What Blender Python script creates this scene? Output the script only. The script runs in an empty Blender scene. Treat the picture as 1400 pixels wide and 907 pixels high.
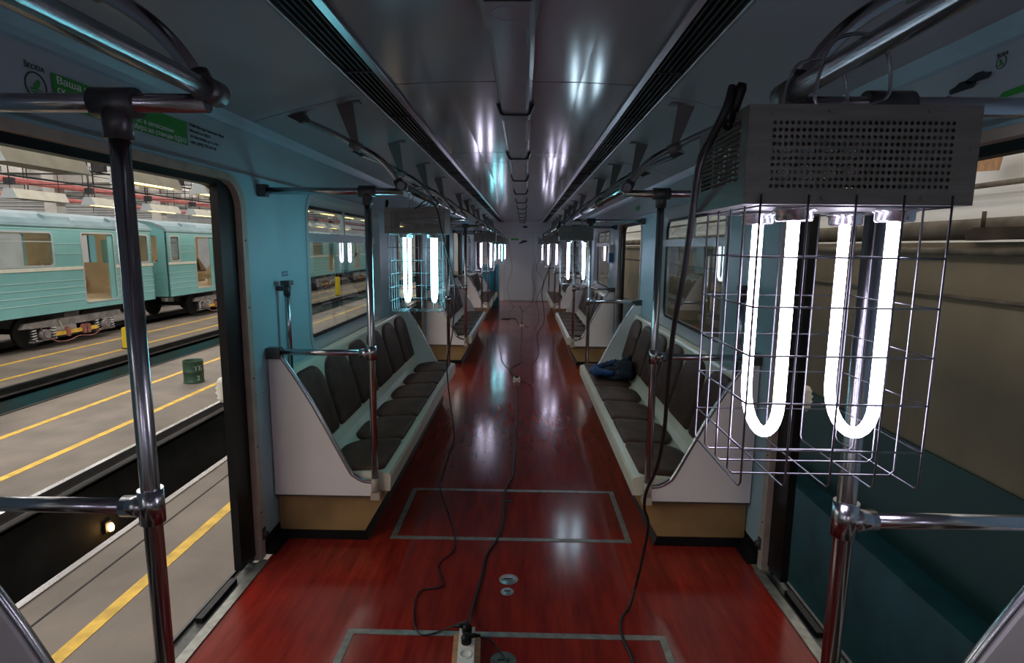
import bpy, math, random
from mathutils import Vector, Matrix, noise
from mathutils.geometry import tessellate_polygon
random.seed(7)
C = bpy.context.scene.collection
PI = math.pi

# ---------------------------------------------------------------- materials
def new_mat(name):
    m = bpy.data.materials.new(name); m.use_nodes = True
    nt = m.node_tree
    b = nt.nodes['Principled BSDF']
    return m, nt, b

def mat(name, col, rough=.5, metal=0., spec=.5, var=.0, scale=6., bump=0., bscale=60., emit=None, strength=0., coat=0., stretch=(1, 1, 1), col2=None):
    m, nt, b = new_mat(name)
    b.inputs['Base Color'].default_value = (*col, 1)
    b.inputs['Roughness'].default_value = rough
    b.inputs['Metallic'].default_value = metal
    b.inputs['Specular IOR Level'].default_value = spec
    b.inputs['Coat Weight'].default_value = coat
    b.inputs['Coat Roughness'].default_value = .12
    if emit:
        b.inputs['Emission Color'].default_value = (*emit, 1)
        b.inputs['Emission Strength'].default_value = strength
    tc = nt.nodes.new('ShaderNodeTexCoord')
    mp = nt.nodes.new('ShaderNodeMapping'); mp.inputs['Scale'].default_value = stretch
    nt.links.new(tc.outputs['Object'], mp.inputs[0])
    if var > 0 or col2:
        n = nt.nodes.new('ShaderNodeTexNoise'); n.inputs['Scale'].default_value = scale; n.inputs['Detail'].default_value = 6
        nt.links.new(mp.outputs[0], n.inputs['Vector'])
        r = nt.nodes.new('ShaderNodeValToRGB')
        a = [c * (1 - var) for c in col]; z = [min(1, c * (1 + var)) for c in col] if not col2 else col2
        r.color_ramp.elements[0].position = .32; r.color_ramp.elements[1].position = .68
        r.color_ramp.elements[0].color = (*a, 1); r.color_ramp.elements[1].color = (*z, 1)
        nt.links.new(n.outputs['Fac'], r.inputs[0]); nt.links.new(r.outputs[0], b.inputs['Base Color'])
    if bump > 0:
        n2 = nt.nodes.new('ShaderNodeTexNoise'); n2.inputs['Scale'].default_value = bscale; n2.inputs['Detail'].default_value = 3
        nt.links.new(mp.outputs[0], n2.inputs['Vector'])
        bp = nt.nodes.new('ShaderNodeBump'); bp.inputs['Strength'].default_value = bump; bp.inputs['Distance'].default_value = .01
        nt.links.new(n2.outputs['Fac'], bp.inputs['Height']); nt.links.new(bp.outputs[0], b.inputs['Normal'])
    return m

def floor_mat():
    m, nt, b = new_mat('red linoleum')
    L = nt.links.new
    tc = nt.nodes.new('ShaderNodeTexCoord')
    mp = nt.nodes.new('ShaderNodeMapping'); mp.inputs['Scale'].default_value = (9, 1.1, 1)
    L(tc.outputs['Object'], mp.inputs[0])
    n = nt.nodes.new('ShaderNodeTexNoise'); n.inputs['Scale'].default_value = 2.2; n.inputs['Detail'].default_value = 9; n.inputs['Roughness'].default_value = .65
    L(mp.outputs[0], n.inputs['Vector'])
    r = nt.nodes.new('ShaderNodeValToRGB')
    r.color_ramp.elements[0].position = .3; r.color_ramp.elements[0].color = (.13, .006, .004, 1)
    r.color_ramp.elements[1].position = .72; r.color_ramp.elements[1].color = (.36, .026, .013, 1)
    L(n.outputs['Fac'], r.inputs[0])
    n3 = nt.nodes.new('ShaderNodeTexNoise'); n3.inputs['Scale'].default_value = 1.6; n3.inputs['Detail'].default_value = 5
    L(tc.outputs['Object'], n3.inputs['Vector'])
    mx = nt.nodes.new('ShaderNodeMixRGB'); mx.blend_type = 'MIX'; mx.inputs[2].default_value = (.13, .022, .018, 1)
    r3 = nt.nodes.new('ShaderNodeValToRGB'); r3.color_ramp.elements[0].position = .35; r3.color_ramp.elements[1].position = .85
    r3.color_ramp.elements[1].color = (.7, .7, .7, 1)
    L(n3.outputs['Fac'], r3.inputs[0]); L(r3.outputs[0], mx.inputs[0]); L(r.outputs[0], mx.inputs[1]); L(mx.outputs[0], b.inputs['Base Color'])
    rr = nt.nodes.new('ShaderNodeMapRange'); rr.inputs[3].default_value = .08; rr.inputs[4].default_value = .24
    L(n3.outputs['Fac'], rr.inputs[0]); L(rr.outputs[0], b.inputs['Roughness'])
    n2 = nt.nodes.new('ShaderNodeTexNoise'); n2.inputs['Scale'].default_value = 4; n2.inputs['Detail'].default_value = 0
    L(tc.outputs['Object'], n2.inputs['Vector'])
    bp = nt.nodes.new('ShaderNodeBump'); bp.inputs['Strength'].default_value = .04; bp.inputs['Distance'].default_value = .02
    L(n2.outputs['Fac'], bp.inputs['Height']); L(bp.outputs[0], b.inputs['Normal'])
    b.inputs['Specular IOR Level'].default_value = .5
    return m

def glass_mat():
    m = bpy.data.materials.new('window glass'); m.use_nodes = True
    nt = m.node_tree; nt.nodes.clear(); L = nt.links.new
    o = nt.nodes.new('ShaderNodeOutputMaterial'); mx = nt.nodes.new('ShaderNodeMixShader')
    t = nt.nodes.new('ShaderNodeBsdfTransparent'); t.inputs[0].default_value = (.86, .9, .9, 1)
    g = nt.nodes.new('ShaderNodeBsdfGlossy'); g.inputs['Roughness'].default_value = .01
    f = nt.nodes.new('ShaderNodeFresnel'); f.inputs[0].default_value = 1.5
    ge = nt.nodes.new('ShaderNodeNewGeometry'); mr = nt.nodes.new('ShaderNodeMapRange')   # same reflectance on both faces of the pane
    mr.inputs[3].default_value = 1.5; mr.inputs[4].default_value = 1 / 1.5
    L(ge.outputs['Backfacing'], mr.inputs[0]); L(mr.outputs[0], f.inputs[0])
    L(f.outputs[0], mx.inputs[0]); L(t.outputs[0], mx.inputs[1]); L(g.outputs[0], mx.inputs[2]); L(mx.outputs[0], o.inputs[0])
    return m

def emis(name, col, s):
    m = bpy.data.materials.new(name); m.use_nodes = True
    nt = m.node_tree; nt.nodes.clear()
    o = nt.nodes.new('ShaderNodeOutputMaterial'); e = nt.nodes.new('ShaderNodeEmission')
    e.inputs[0].default_value = (*col, 1); e.inputs[1].default_value = s
    nt.links.new(e.outputs[0], o.inputs[0]); return m

M = {}
M['floor'] = floor_mat()
M['glass'] = glass_mat()
M['wall'] = mat('pale blue laminate wall', (.32, .51, .57), .42, var=.04, scale=3, spec=.4)
M['mould'] = mat('blue grey moulding', (.27, .43, .50), .4, var=.04, scale=3)
M['band'] = mat('light grey laminate', (.38, .46, .50), .35, var=.03, scale=3)
M['frame'] = mat('grey window surround', (.42, .45, .46), .4)
M['ceil'] = mat('greyish ceiling laminate', (.24, .25, .28), .15, spec=.6, var=.05, scale=2.5, bump=.06, bscale=1.6)
M['ceil_o'] = mat('outer ceiling laminate', (.26, .31, .335), .34, spec=.5, var=.04, scale=2.5)
M['alu'] = mat('brushed aluminium', (.42, .43, .45), .32, metal=.9, var=.1, scale=20, stretch=(1, .05, 1))
M['chrome'] = mat('polished chrome tube', (.48, .48, .50), .22, metal=1., var=.06, scale=8)
M['fit'] = mat('dark cast fitting', (.09, .09, .09), .4, metal=.6, var=.2, scale=30)
M['brk'] = mat('painted grey bracket', (.16, .15, .14), .45, metal=.3, var=.1)
M['black'] = mat('black rubber', (.005, .005, .006), .38, spec=.25, var=.3, scale=20)
M['cable'] = mat('black cable sheath', (.012, .012, .013), .5, var=.2, scale=40)
M['grille'] = mat('black ventilation grille', (.012, .013, .014), .45, var=.2, scale=20)
M['cream'] = mat('cream moulded plastic', (.72, .70, .55), .3, var=.05, scale=5, spec=.5)
M['panelw'] = mat('off white panel', (.84, .80, .77), .38, var=.03, scale=3)
M['cushion'] = mat('worn brown vinyl cushion', (.070, .036, .024), .5, spec=.2, var=.35, scale=9, bump=.15, bscale=220)
M['tan'] = mat('tan kick board', (.30, .185, .075), .5, var=.2, scale=5)
M['beige'] = mat('aged beige door frame', (.42, .35, .28), .45, var=.15, scale=10)
M['steel'] = mat('brushed stainless sheet', (.21, .21, .19), .42, metal=.35, var=.12, scale=14, stretch=(1, 1, 8))
M['wire'] = mat('bright steel wire', (.30, .30, .32), .28, metal=1., var=.05)
M['socket'] = mat('turned aluminium socket', (.6, .6, .62), .25, metal=.9, var=.1, scale=30)
M['tube'] = emis('violet white glowing tube', (.80, .74, 1.0), 20.)
M['tubec'] = emis('cyan white glowing tube', (.25, .86, 1.0), 22.)
M['tubem'] = emis('bluish white glowing tube', (.62, .84, 1.0), 20.)
M['cool'] = emis('glow', (.8, .9, 1.0), 3)
M['sil'] = mat('worn metal strip', (.30, .30, .27), .4, metal=.6, var=.25, scale=25)
M['disc'] = mat('polished steel disc', (.5, .5, .5), .3, metal=.9, var=.2, scale=60)
M['ddisc'] = mat('dull grey disc', (.10, .12, .11), .5, metal=.4, var=.3, scale=40)
M['green'] = mat('green printed vinyl', (.03, .27, .04), .5, var=.05)
M['ink'] = mat('black ink', (.02, .02, .025), .5, var=.1)
M['white'] = mat('white print', (.75, .77, .76), .5, var=.03)
M['endw'] = mat('grey white end wall', (.52, .53, .56), .4, var=.03, scale=1.5)
M['bluep'] = mat('blue plastic', (.05, .16, .34), .4, var=.1)
M['wood'] = mat('pale plywood', (.42, .22, .10), .55, var=.3, scale=12, stretch=(1, 6, 1))
M['whitep'] = mat('white plastic', (.75, .73, .65), .35, var=.04)
M['jacket'] = mat('blue quilted fabric', (.004, .012, .035), .55, scale=9, col2=(.008, .10, .36), bump=.5, bscale=60)
M['jacketd'] = mat('black blue jacket cloth', (.003, .004, .008), .6, scale=9, col2=(.006, .016, .045), bump=.5, bscale=60)
M['tealcloth'] = mat('teal painted board', (.03, .24, .30), .5, var=.15, scale=3)
M['asphalt'] = mat('grey brown depot floor', (.17, .137, .112), .7, var=.22, scale=1.6, bump=.2, bscale=30)
M['yline'] = mat('worn yellow paint', (.66, .40, .045), .6, var=.25, scale=8)
M['rail'] = mat('polished rail head', (.55, .52, .52), .25, metal=.9, var=.1, scale=12, stretch=(1, .1, 1))
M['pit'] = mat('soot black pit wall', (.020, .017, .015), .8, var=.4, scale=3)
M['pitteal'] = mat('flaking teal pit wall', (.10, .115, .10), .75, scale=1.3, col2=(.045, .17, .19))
M['train'] = mat('turquoise train paint', (.19, .43, .43), .38, var=.06, scale=1.2)
M['rib_highlight'] = mat('turquoise rib painted highlight', (.38, .58, .57), .35, var=.05)  # train turquoise made paler, a highlight painted onto the ribs
M['troof'] = mat('dusty grey blue train roof', (.20, .29, .32), .5, var=.15, scale=2)
M['tstripe'] = mat('cream stripe', (.72, .70, .60), .45, var=.05)
M['tin'] = mat('ochre train interior panel', (.62, .50, .34), .5, var=.1, scale=2)
M['bogie'] = mat('dusty bogie steel', (.20, .18, .18), .6, metal=.3, var=.35, scale=6)
M['ybar'] = mat('yellow painted bar', (.62, .38, .05), .55, var=.2)
M['rust'] = mat('rusty red brown metal', (.25, .09, .07), .7, var=.35, scale=8)
M['rustd'] = mat('dark rusted iron', (.07, .045, .03), .8, var=.4, scale=6)
M['dark'] = mat('sooty metal and shade black', (.02, .02, .02), .7, var=.3)
M['bucket'] = mat('dark green painted drum', (.02, .06, .035), .5, var=.3, scale=6)
M['yplast'] = mat('bright yellow plastic', (.85, .62, .02), .45, var=.05)
M['redpipe'] = mat('faded red pipe', (.60, .17, .15), .55, var=.15, scale=4)
M['trough'] = mat('beige lamp trough', (.36, .33, .26), .6, var=.12, scale=4)
M['hroof'] = mat('whitewashed concrete', (.74, .73, .70), .8, var=.10, scale=.8)
M['beam'] = mat('grey concrete beam', (.48, .45, .41), .8, var=.15, scale=1.5)
M['hwall'] = mat('dirty plaster wall', (.27, .21, .14), .8, var=.22, scale=1.2)
M['hwhite'] = mat('whitewashed wall', (.80, .80, .78), .8, var=.06, scale=1.5)
M['dado'] = mat('dark teal dado paint', (.012, .055, .062), .5, scale=1.4, col2=(.022, .085, .085))
M['ledge'] = mat('blue painted ledge', (.013, .095, .125), .5, var=.25, scale=3)
M['lagging'] = mat('soiled pipe lagging', (.16, .13, .10), .8, var=.4, scale=5)
M['glow_y'] = emis('warm fluorescent tube', (1.0, .72, .25), 6.)
M['interior_fill'] = emis('warm added fill strip', (1.0, .84, .62), 2.2)  # added fill for the parked car interiors
M['bulb'] = emis('orange pit bulb', (1.0, .55, .16), 30.)
M['sky'] = emis('daylit skylight pane', (.93, .96, 1.0), 3.2)
M['rib'] = mat('ribbed milky glass', (.72, .68, .58), .3, var=.1)

# ---------------------------------------------------------------- mesh helper
def basis(d):
    d = d.normalized(); a = Vector((0, 0, 1)) if abs(d.z) < .9 else Vector((1, 0, 0))
    u = d.cross(a).normalized(); return u, d.cross(u).normalized()

class MB:
    def __init__(s): s.v = []; s.f = []; s.sm = []
    def add(s, vs, fs, smooth=False):
        o = len(s.v); s.v += [Vector(p) for p in vs]
        for f in fs: s.f.append([o + i for i in f]); s.sm.append(smooth)
        return s
    def box(s, x0, x1, y0, y1, z0, z1):
        x0, x1 = min(x0, x1), max(x0, x1); y0, y1 = min(y0, y1), max(y0, y1); z0, z1 = min(z0, z1), max(z0, z1)
        vs = [(x, y, z) for x in (x0, x1) for y in (y0, y1) for z in (z0, z1)]
        return s.add(vs, [(0, 1, 3, 2), (4, 6, 7, 5), (0, 4, 5, 1), (2, 3, 7, 6), (0, 2, 6, 4), (1, 5, 7, 3)])
    def tube(s, pts, r, n=12, cap=True):
        pts = [Vector(p) for p in pts]; N = len(pts); rings = []
        rs = r if isinstance(r, (list, tuple)) else [r] * N
        u = None
        for i, p in enumerate(pts):
            a = pts[max(i - 1, 0)]; b = pts[min(i + 1, N - 1)]; d = (b - a).normalized()
            if u is None: u, w = basis(d)
            else:
                u = (u - d * u.dot(d)); u = u.normalized() if u.length > 1e-6 else basis(d)[0]; w = d.cross(u)
            rings.append([p + (u * math.cos(2 * PI * k / n) + w * math.sin(2 * PI * k / n)) * rs[i] for k in range(n)])
        vs = [q for R in rings for q in R]; fs = []
        for i in range(N - 1):
            for k in range(n):
                k2 = (k + 1) % n; fs.append((i * n + k, i * n + k2, (i + 1) * n + k2, (i + 1) * n + k))
        s.add(vs, fs, True)
        if cap: 
            s.add(rings[0], [tuple(reversed(range(n)))]); s.add(rings[-1], [tuple(range(n))])
        return s
    def cyl(s, a, b, r, n=16): return s.tube([a, b], r, n)
    def ring(s, c, axis, R, r, n=20, m=8):
        u, w = basis(Vector(axis)); c = Vector(c); d = Vector(axis).normalized(); vs = []; fs = []
        for i in range(n):
            q = u * math.cos(2 * PI * i / n) + w * math.sin(2 * PI * i / n)
            for j in range(m): vs.append(c + q * (R + r * math.cos(2 * PI * j / m)) + d * r * math.sin(2 * PI * j / m))
        for i in range(n):
            for j in range(m): fs.append((i * m + j, ((i + 1) % n) * m + j, ((i + 1) % n) * m + (j + 1) % m, i * m + (j + 1) % m))
        return s.add(vs, fs, True)
    def prism(s, poly, y0, y1, fn=None):
        # poly in (a,b); extruded along third axis; fn maps (a,b,t) to xyz
        fn = fn or (lambda a, b, t: (a, t, b)); return s.plate(poly, [], y0, y1, fn)
    def plate(s, outer, holes, t0, t1, fn):
        loops = [outer] + holes
        flat = [p for l in loops for p in l]
        tris = tessellate_polygon([[Vector((p[0], p[1], 0)) for p in l] for l in loops])
        N = len(flat)
        vs = [fn(p[0], p[1], t0) for p in flat] + [fn(p[0], p[1], t1) for p in flat]
        fs = [tuple(t) for t in tris] + [tuple(N + i for i in reversed(t)) for t in tris]
        s.add(vs, fs)
        o = 0
        for l in loops:
            n = len(l)
            vv = [fn(p[0], p[1], t0) for p in l] + [fn(p[0], p[1], t1) for p in l]
            s.add(vv, [(i, (i + 1) % n, n + (i + 1) % n, n + i) for i in range(n)]); o += n
        return s
    def lathe(s, prof, n=24, o=(0, 0, 0)):
        o = Vector(o); vs = []; fs = []
        for r, z in prof:
            for k in range(n): vs.append(o + Vector((r * math.cos(2 * PI * k / n), r * math.sin(2 * PI * k / n), z)))
        for i in range(len(prof) - 1):
            for k in range(n): fs.append((i * n + k, i * n + (k + 1) % n, (i + 1) * n + (k + 1) % n, (i + 1) * n + k))
        return s.add(vs, fs, True)
    def build(s, name, m, parent=None, loc=None):
        me = bpy.data.meshes.new(name); me.from_pydata([tuple(p) for p in s.v], [], s.f)
        me.polygons.foreach_set('use_smooth', s.sm); me.update()
        import bmesh
        bm = bmesh.new(); bm.from_mesh(me); bmesh.ops.remove_doubles(bm, verts=bm.verts, dist=1e-5)
        bmesh.ops.recalc_face_normals(bm, faces=bm.faces); bm.to_mesh(me); bm.free()
        me.materials.append(m)
        for e in ():
            pass
        o = bpy.data.objects.new(name, me); C.objects.link(o)
        if parent: o.parent = parent
        if loc: o.location = loc
        return o

def rrect(x0, x1, y0, y1, r, n=6):
    if not isinstance(r, (list, tuple)): r = [r] * 4
    out = []
    for (cx, cy, a0, rr) in ((x1, y1, 0, r[0]), (x0, y1, 90, r[1]), (x0, y0, 180, r[2]), (x1, y0, 270, r[3])):
        if rr <= 0: out.append((cx, cy)); continue
        sx = -1 if cx == x1 else 1; sy = -1 if cy == y1 else 1
        for k in range(n + 1):
            a = math.radians(a0 + 90 * k / n); out.append((cx + sx * rr + rr * math.cos(a), cy + sy * rr + rr * math.sin(a)))
    return out

def bez(pts, n=8):
    # Catmull-Rom through points
    P = [Vector(p) for p in pts]; P = [P[0] * 2 - P[1]] + P + [P[-1] * 2 - P[-2]]; out = []
    for i in range(1, len(P) - 2):
        for k in range(n):
            t = k / n; a, b, c, d = P[i - 1:i + 3]
            out.append(.5 * ((2 * b) + (c - a) * t + (2 * a - 5 * b + 4 * c - d) * t * t + (3 * b - a - 3 * c + d) * t ** 3))
    out.append(P[-2]); return out

def empty(name, loc=(0, 0, 0)):
    o = bpy.data.objects.new(name, None); o.location = loc; o.empty_display_size = .1; C.objects.link(o); return o
def tag(o, label=None, cat=None, group=None, kind=None):
    if label: o['label'] = label
    if cat: o['category'] = cat
    if group: o['group'] = group
    if kind: o['kind'] = kind
    return o
def struct(o): o['kind'] = 'structure'; return o
def copy_tree(o, parent=None):
    c = o.copy(); C.objects.link(c)
    if parent: c.parent = parent; c.matrix_parent_inverse = Matrix.Identity(4)
    for ch in [x for x in o.children]: copy_tree(ch, c)
    return c

LW = Matrix(((0, 0, 1, 0), (1, 0, 0, 0), (0, 1, 0, 0), (0, 0, 0, 1)))        # text on left wall
RW = Matrix(((0, 0, -1, 0), (-1, 0, 0, 0), (0, 1, 0, 0), (0, 0, 0, 1)))      # text on right wall
EW = Matrix(((1, 0, 0, 0), (0, 0, -1, 0), (0, 1, 0, 0), (0, 0, 0, 1)))       # text on end wall
def text(name, s, size, loc, B, m, parent=None, align='LEFT', ext=.0006, width=None):
    cu = bpy.data.curves.new(name, 'FONT'); cu.body = s; cu.size = size; cu.extrude = ext; cu.align_x = align; cu.space_line = 1.0
    t = bpy.data.objects.new(name, cu); C.objects.link(t)
    bpy.context.view_layer.update()
    me = bpy.data.meshes.new_from_object(t.evaluated_get(bpy.context.evaluated_depsgraph_get()))
    bpy.data.objects.remove(t)
    if width:
        xs = [v.co.x for v in me.vertices]; w = max(xs) - min(xs); k = width / w
        for v in me.vertices: v.co.x *= k
    me.transform(Matrix.Translation(loc) @ B)
    me.materials.clear(); me.materials.append(m)
    o = bpy.data.objects.new(name, me); C.objects.link(o)
    if parent: o.parent = parent
    return o

# ---------------------------------------------------------------- car geometry constants
W = 1.275; PX = .7276; RX = .55
PITCH = 4.766; YB = [-1.873, 2.893, 7.659, 12.425]; BL = 3.0
DOORS = [2.01 + PITCH * k for k in (-1, 0, 1, 2, 3)]
WINS = [4.393 + PITCH * k for k in (-1, 0, 1, 2)]
YEND = 17.0; Y0 = -3.6
ZD = 1.888; ZW0, ZW1 = .935, 1.90
CAMY = 0.

# floor
fl = MB().box(-1.24, 1.24, Y0, YEND, -.05, 0).build('floor', M['floor']); struct(fl)

# side walls with door notches and window holes
def wall_poly():
    out = [(Y0, 1.935), (Y0, 0)]
    for d in DOORS:
        a, b = d - .72, d + .68
        if a < Y0: 
            continue
        if b > YEND: b = YEND - .03
        out += [(a, 0)]
        r = .13
        for k in range(7):
            t = math.radians(180 - 90 * k / 6); out.append((a + r + r * math.cos(t), ZD - r + r * math.sin(t)))
        for k in range(7):
            t = math.radians(90 - 90 * k / 6); out.append((b - r + r * math.cos(t), ZD - r + r * math.sin(t)))
        out += [(b, 0)]
    out += [(YEND, 0), (YEND, 1.935)]
    return out
def win_hole(c, g=0.): return rrect(c - .87 - g, c + .87 + g, ZW0 - g, ZW1 + g, .13 + g, 8)
wn = 0
for s, side in ((-1, 'left'), (1, 'right')):
    mb = MB()
    mb.plate(wall_poly(), [win_hole(c) for c in WINS] , W, 1.36, lambda a, b, t: (s * t, a, b))
    w = mb.build('wall_' + side, M['wall']); struct(w)
    # upper band, moulding
    mb = MB(); mb.prism([(1.273, 1.937), (1.278, 2.125), (1.34, 2.125), (1.36, 1.937)], Y0, YEND, lambda a, b, t: (s * a, t, b))
    struct(mb.build('trim_%d' % (1 if s < 0 else 2), M['band']))
    mb = MB(); mb.prism([(1.276, 2.125), (1.262, 2.13), (1.255, 2.15), (1.235, 2.185), (1.24, 2.20), (1.34, 2.22), (1.36, 2.125)], Y0, YEND, lambda a, b, t: (s * a, t, b))
    struct(mb.build('trim_%d' % (3 if s < 0 else 4), M['mould']))
    mb = MB(); mb.box(s * 1.262, s * 1.28, Y0, YEND, 1.928, 1.940)
    mb.box(s * 1.2745, s * 1.277, Y0, DOORS[0] - .7, .845, .851)
    for k in range(4):
        mb.box(s * 1.2735, s * 1.277, DOORS[k] + .74, YB[k + 0] + .0 if False else DOORS[k] + .88, .848, .852)
    struct(mb.build('trim_%d' % (5 if s < 0 else 6), M['alu']))
    # black coved skirting, only between the door openings
    mb = MB()
    for k in range(4):
        a = DOORS[k] + .74; b = (DOORS[k + 1] - .74)
        mb.prism([(1.22, .0), (1.262, .045), (1.275, .09), (1.275, 0)], a, b, lambda p, q, t: (s * p, t, q))
    struct(mb.build('baseboard_' + side, M['black']))
    # windows
    for c in WINS:
        wn += 1
        e = empty('window_%d' % wn, (s * W, c, ZW0)); struct(e)
        def L(a, b, t): return (s * t - s * W, a - c, b - ZW0)
        # flange on the wall face plus sloped reveal
        mb = MB()
        o1 = rrect(c - .90, c + .90, ZW0 - .035, ZW1 + .03, .15, 8); i1 = rrect(c - .865, c + .865, ZW0 + .005, ZW1 - .005, .125, 8)
        mb.plate(o1, [i1], W - .006, W - .0005, L)
        i2 = rrect(c - .80, c + .80, ZW0 + .06, ZW1 - .05, .10, 8)
        n = len(i1)
        vs = [L(p[0], p[1], W - .005) for p in i1] + [L(p[0], p[1], W + .05) for p in i2]
        mb.add(vs, [(i, (i + 1) % n, n + (i + 1) % n, n + i) for i in range(n)], True)
        mb.build('window_frame', M['frame'], e)
        mb = MB(); i3 = rrect(c - .775, c + .775, ZW0 + .085, ZW1 - .07, .085, 8)
        mb.plate(i2, [i3], W + .045, W + .065, L); mb.build('gasket', M['black'], e)
        mb = MB(); mb.box(s * .02, s * .06, -.80, .80, .685, .74); mb.box(s * .015, s * .03, -.80, .80, .683, .695)
        mb.build('transom', M['frame'], e)
        mb = MB(); mb.box(s * .035, s * .06, -.04, -.01, .735, .92); mb.build('mullion', M['frame'], e)
        mb = MB(); mb.plate(i2, [], W + .05, W + .054, L); mb.build('glass_pane', M['glass'], e)

# doors: frame flange, black rubber edges, leaf in the pocket, sill
dn = 0
for s in (-1, 1):
    for k, d in enumerate(DOORS[1:]):
        dn += 1
        a, b = d - .72, min(d + .68, YEND - .03)
        e = empty('door_%d' % dn, (s * W, d, 0)); struct(e)
        def L(u, v, t): return (s * t - s * W, u - d, v)
        def notch(g, r): 
            o = [(a - g, 0)]
            for q in range(7):
                t = math.radians(180 - 90 * q / 6); o.append((a - g + r + r * math.cos(t), ZD + g * .6 - r + r * math.sin(t)))
            for q in range(7):
                t = math.radians(90 - 90 * q / 6); o.append((b + g - r + r * math.cos(t), ZD + g * .6 - r + r * math.sin(t)))
            o.append((b + g, 0)); return o
        # flange ring as strips
        o1 = notch(.048, .16); i1 = notch(-.001, .13); n = len(o1)
        vs = [L(*p, W - .008) for p in o1] + [L(*p, W - .008) for p in i1] + [L(*p, W) for p in o1] + [L(*p, W + .03) for p in i1]
        fs = []
        for i in range(n - 1):
            fs += [(i, i + 1, n + i + 1, n + i), (2 * n + i, 2 * n + i + 1, i + 1, i), (n + i, n + i + 1, 3 * n + i + 1, 3 * n + i)]
        mb = MB().add(vs, fs)
        mb.build('door_frame', M['beige'], e)
        mb = MB()
        for zz in (.25, .6, .95, 1.3, 1.62):
            mb.cyl(L(b + .022, zz, W - .008), L(b + .022, zz, W - .011), .005, 8); mb.cyl(L(a - .022, zz, W - .008), L(a - .022, zz, W - .011), .005, 8)
        mb.build('screw', M['fit'], e)
        i2 = [(p[0], p[1] * (ZD - .030) / (ZD - .018)) for p in notch(-.03, .15)]
        vs = [L(*p, W + .03) for p in i1] + [L(*p, W + .03) for p in i2] + [L(*p, W + .075) for p in i2]
        fs = []
        for i in range(n - 1): fs += [(i, i + 1, n + i + 1, n + i), (n + i, n + i + 1, 2 * n + i + 1, 2 * n + i)]
        MB().add(vs, fs).build('rubber_seal', M['black'], e)
        # leaves parked almost inside the pockets
        mb = MB(); mb.box(s * .022, s * .058, b - d - .145, b - d - .002, .03, ZD - .02); mb.build('door_leaf', M['black'], e)
        mb = MB(); mb.box(s * .022, s * .058, a - d + .002, a - d + .025, .03, ZD - .02); mb.build('door_leaf', M['black'], e)
        mb = MB(); mb.box(s * .0, s * -.045, a - d, b - d, .0008, .006); mb.build('threshold_strip', M['sil'], e)
        mb = MB(); mb.box(0, s * .10, a - d + .001, b - d - .001, -.05, -.012); mb.box(s * .075, s * .088, a - d + .05, b - d - .05, -.012, .002)
        mb.build('door_sill', M['fit'], e)
        mb = MB(); mb.box(s * .03, s * .06, .20, .50, -.012, .012); mb.box(s * .03, s * .06, -.35, -.32, -.012, .03); mb.build('sill_guide', M['black'], e)
        if k == 0:
            mb = MB(); mb.box(-s * .014, s * .01, b - d + .02, b - d + .05, .10, .16); mb.cyl((-s * .03, b - d + .035, .13), (0, b - d + .035, .13), .014, 10)
            mb.build('door_catch', M['fit'], e)

# end wall
ew = MB(); ew.box(-1.36, 1.36, YEND, YEND + .08, 0, 2.45); struct(ew.build('wall_end', M['endw']))
d5 = empty('door_9', (-.107, YEND, 0)); struct(d5)
mb = MB(); mb.box(-.415, .415, -.02, -.001, .02, 2.0); mb.build('door_leaf', M['endw'], d5)
mb = MB()
for x0, x1, z0, z1 in ((-.435, -.418, 0, 2.02), (.418, .435, 0, 2.02), (-.435, .435, 2.003, 2.02)): mb.box(x0, x1, -.026, -.001, z0, z1)
mb.build('door_frame', M['alu'], d5)
d6 = empty('door_10', (.84, YEND, 0)); struct(d6)
mb = MB(); mb.box(-.42, .40, -.02, -.001, .02, 2.0); mb.build('door_leaf', M['endw'], d6)
mb = MB(); mb.box(-.445, -.425, -.028, -.001, 0, 2.02); mb.box(-.425, .42, -.026, -.001, 2.003, 2.02); mb.build('door_frame', M['alu'], d6)
sg = MB().box(-.065, .065, -.012, -.001, -.03, .03).build('destination_sign', M['ink'], None, (.07, YEND, 2.176))
tag(sg, 'small dark rectangular plate high on the end wall above the door', 'sign')
ps = empty('door_poster', (-.1, YEND - .021, 1.78)); tag(ps, 'green strip and dark car picture stuck on the end door', 'poster')
MB().box(-.24, -.01, -.002, -.0005, .01, .06).build('green_strip', M['green'], ps)
def car_blob(sc, par, fn, name='car_picture'):
    outs = [(-1, .0), (-.95, .22), (-.6, .30), (-.3, .58), (.25, .62), (.6, .36), (.95, .26), (1, .02), (.8, -.08), (-.8, -.1)]
    m_ = MB().plate([(p[0] * sc, p[1] * sc) for p in outs], [], 0, .001, fn)
    return m_
mb = car_blob(.13, ps, lambda a, b, t: (a + .12, -t - .001, b * .9 + a * .25 - .06)); mb.build('car_picture', M['ink'], ps)

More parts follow.
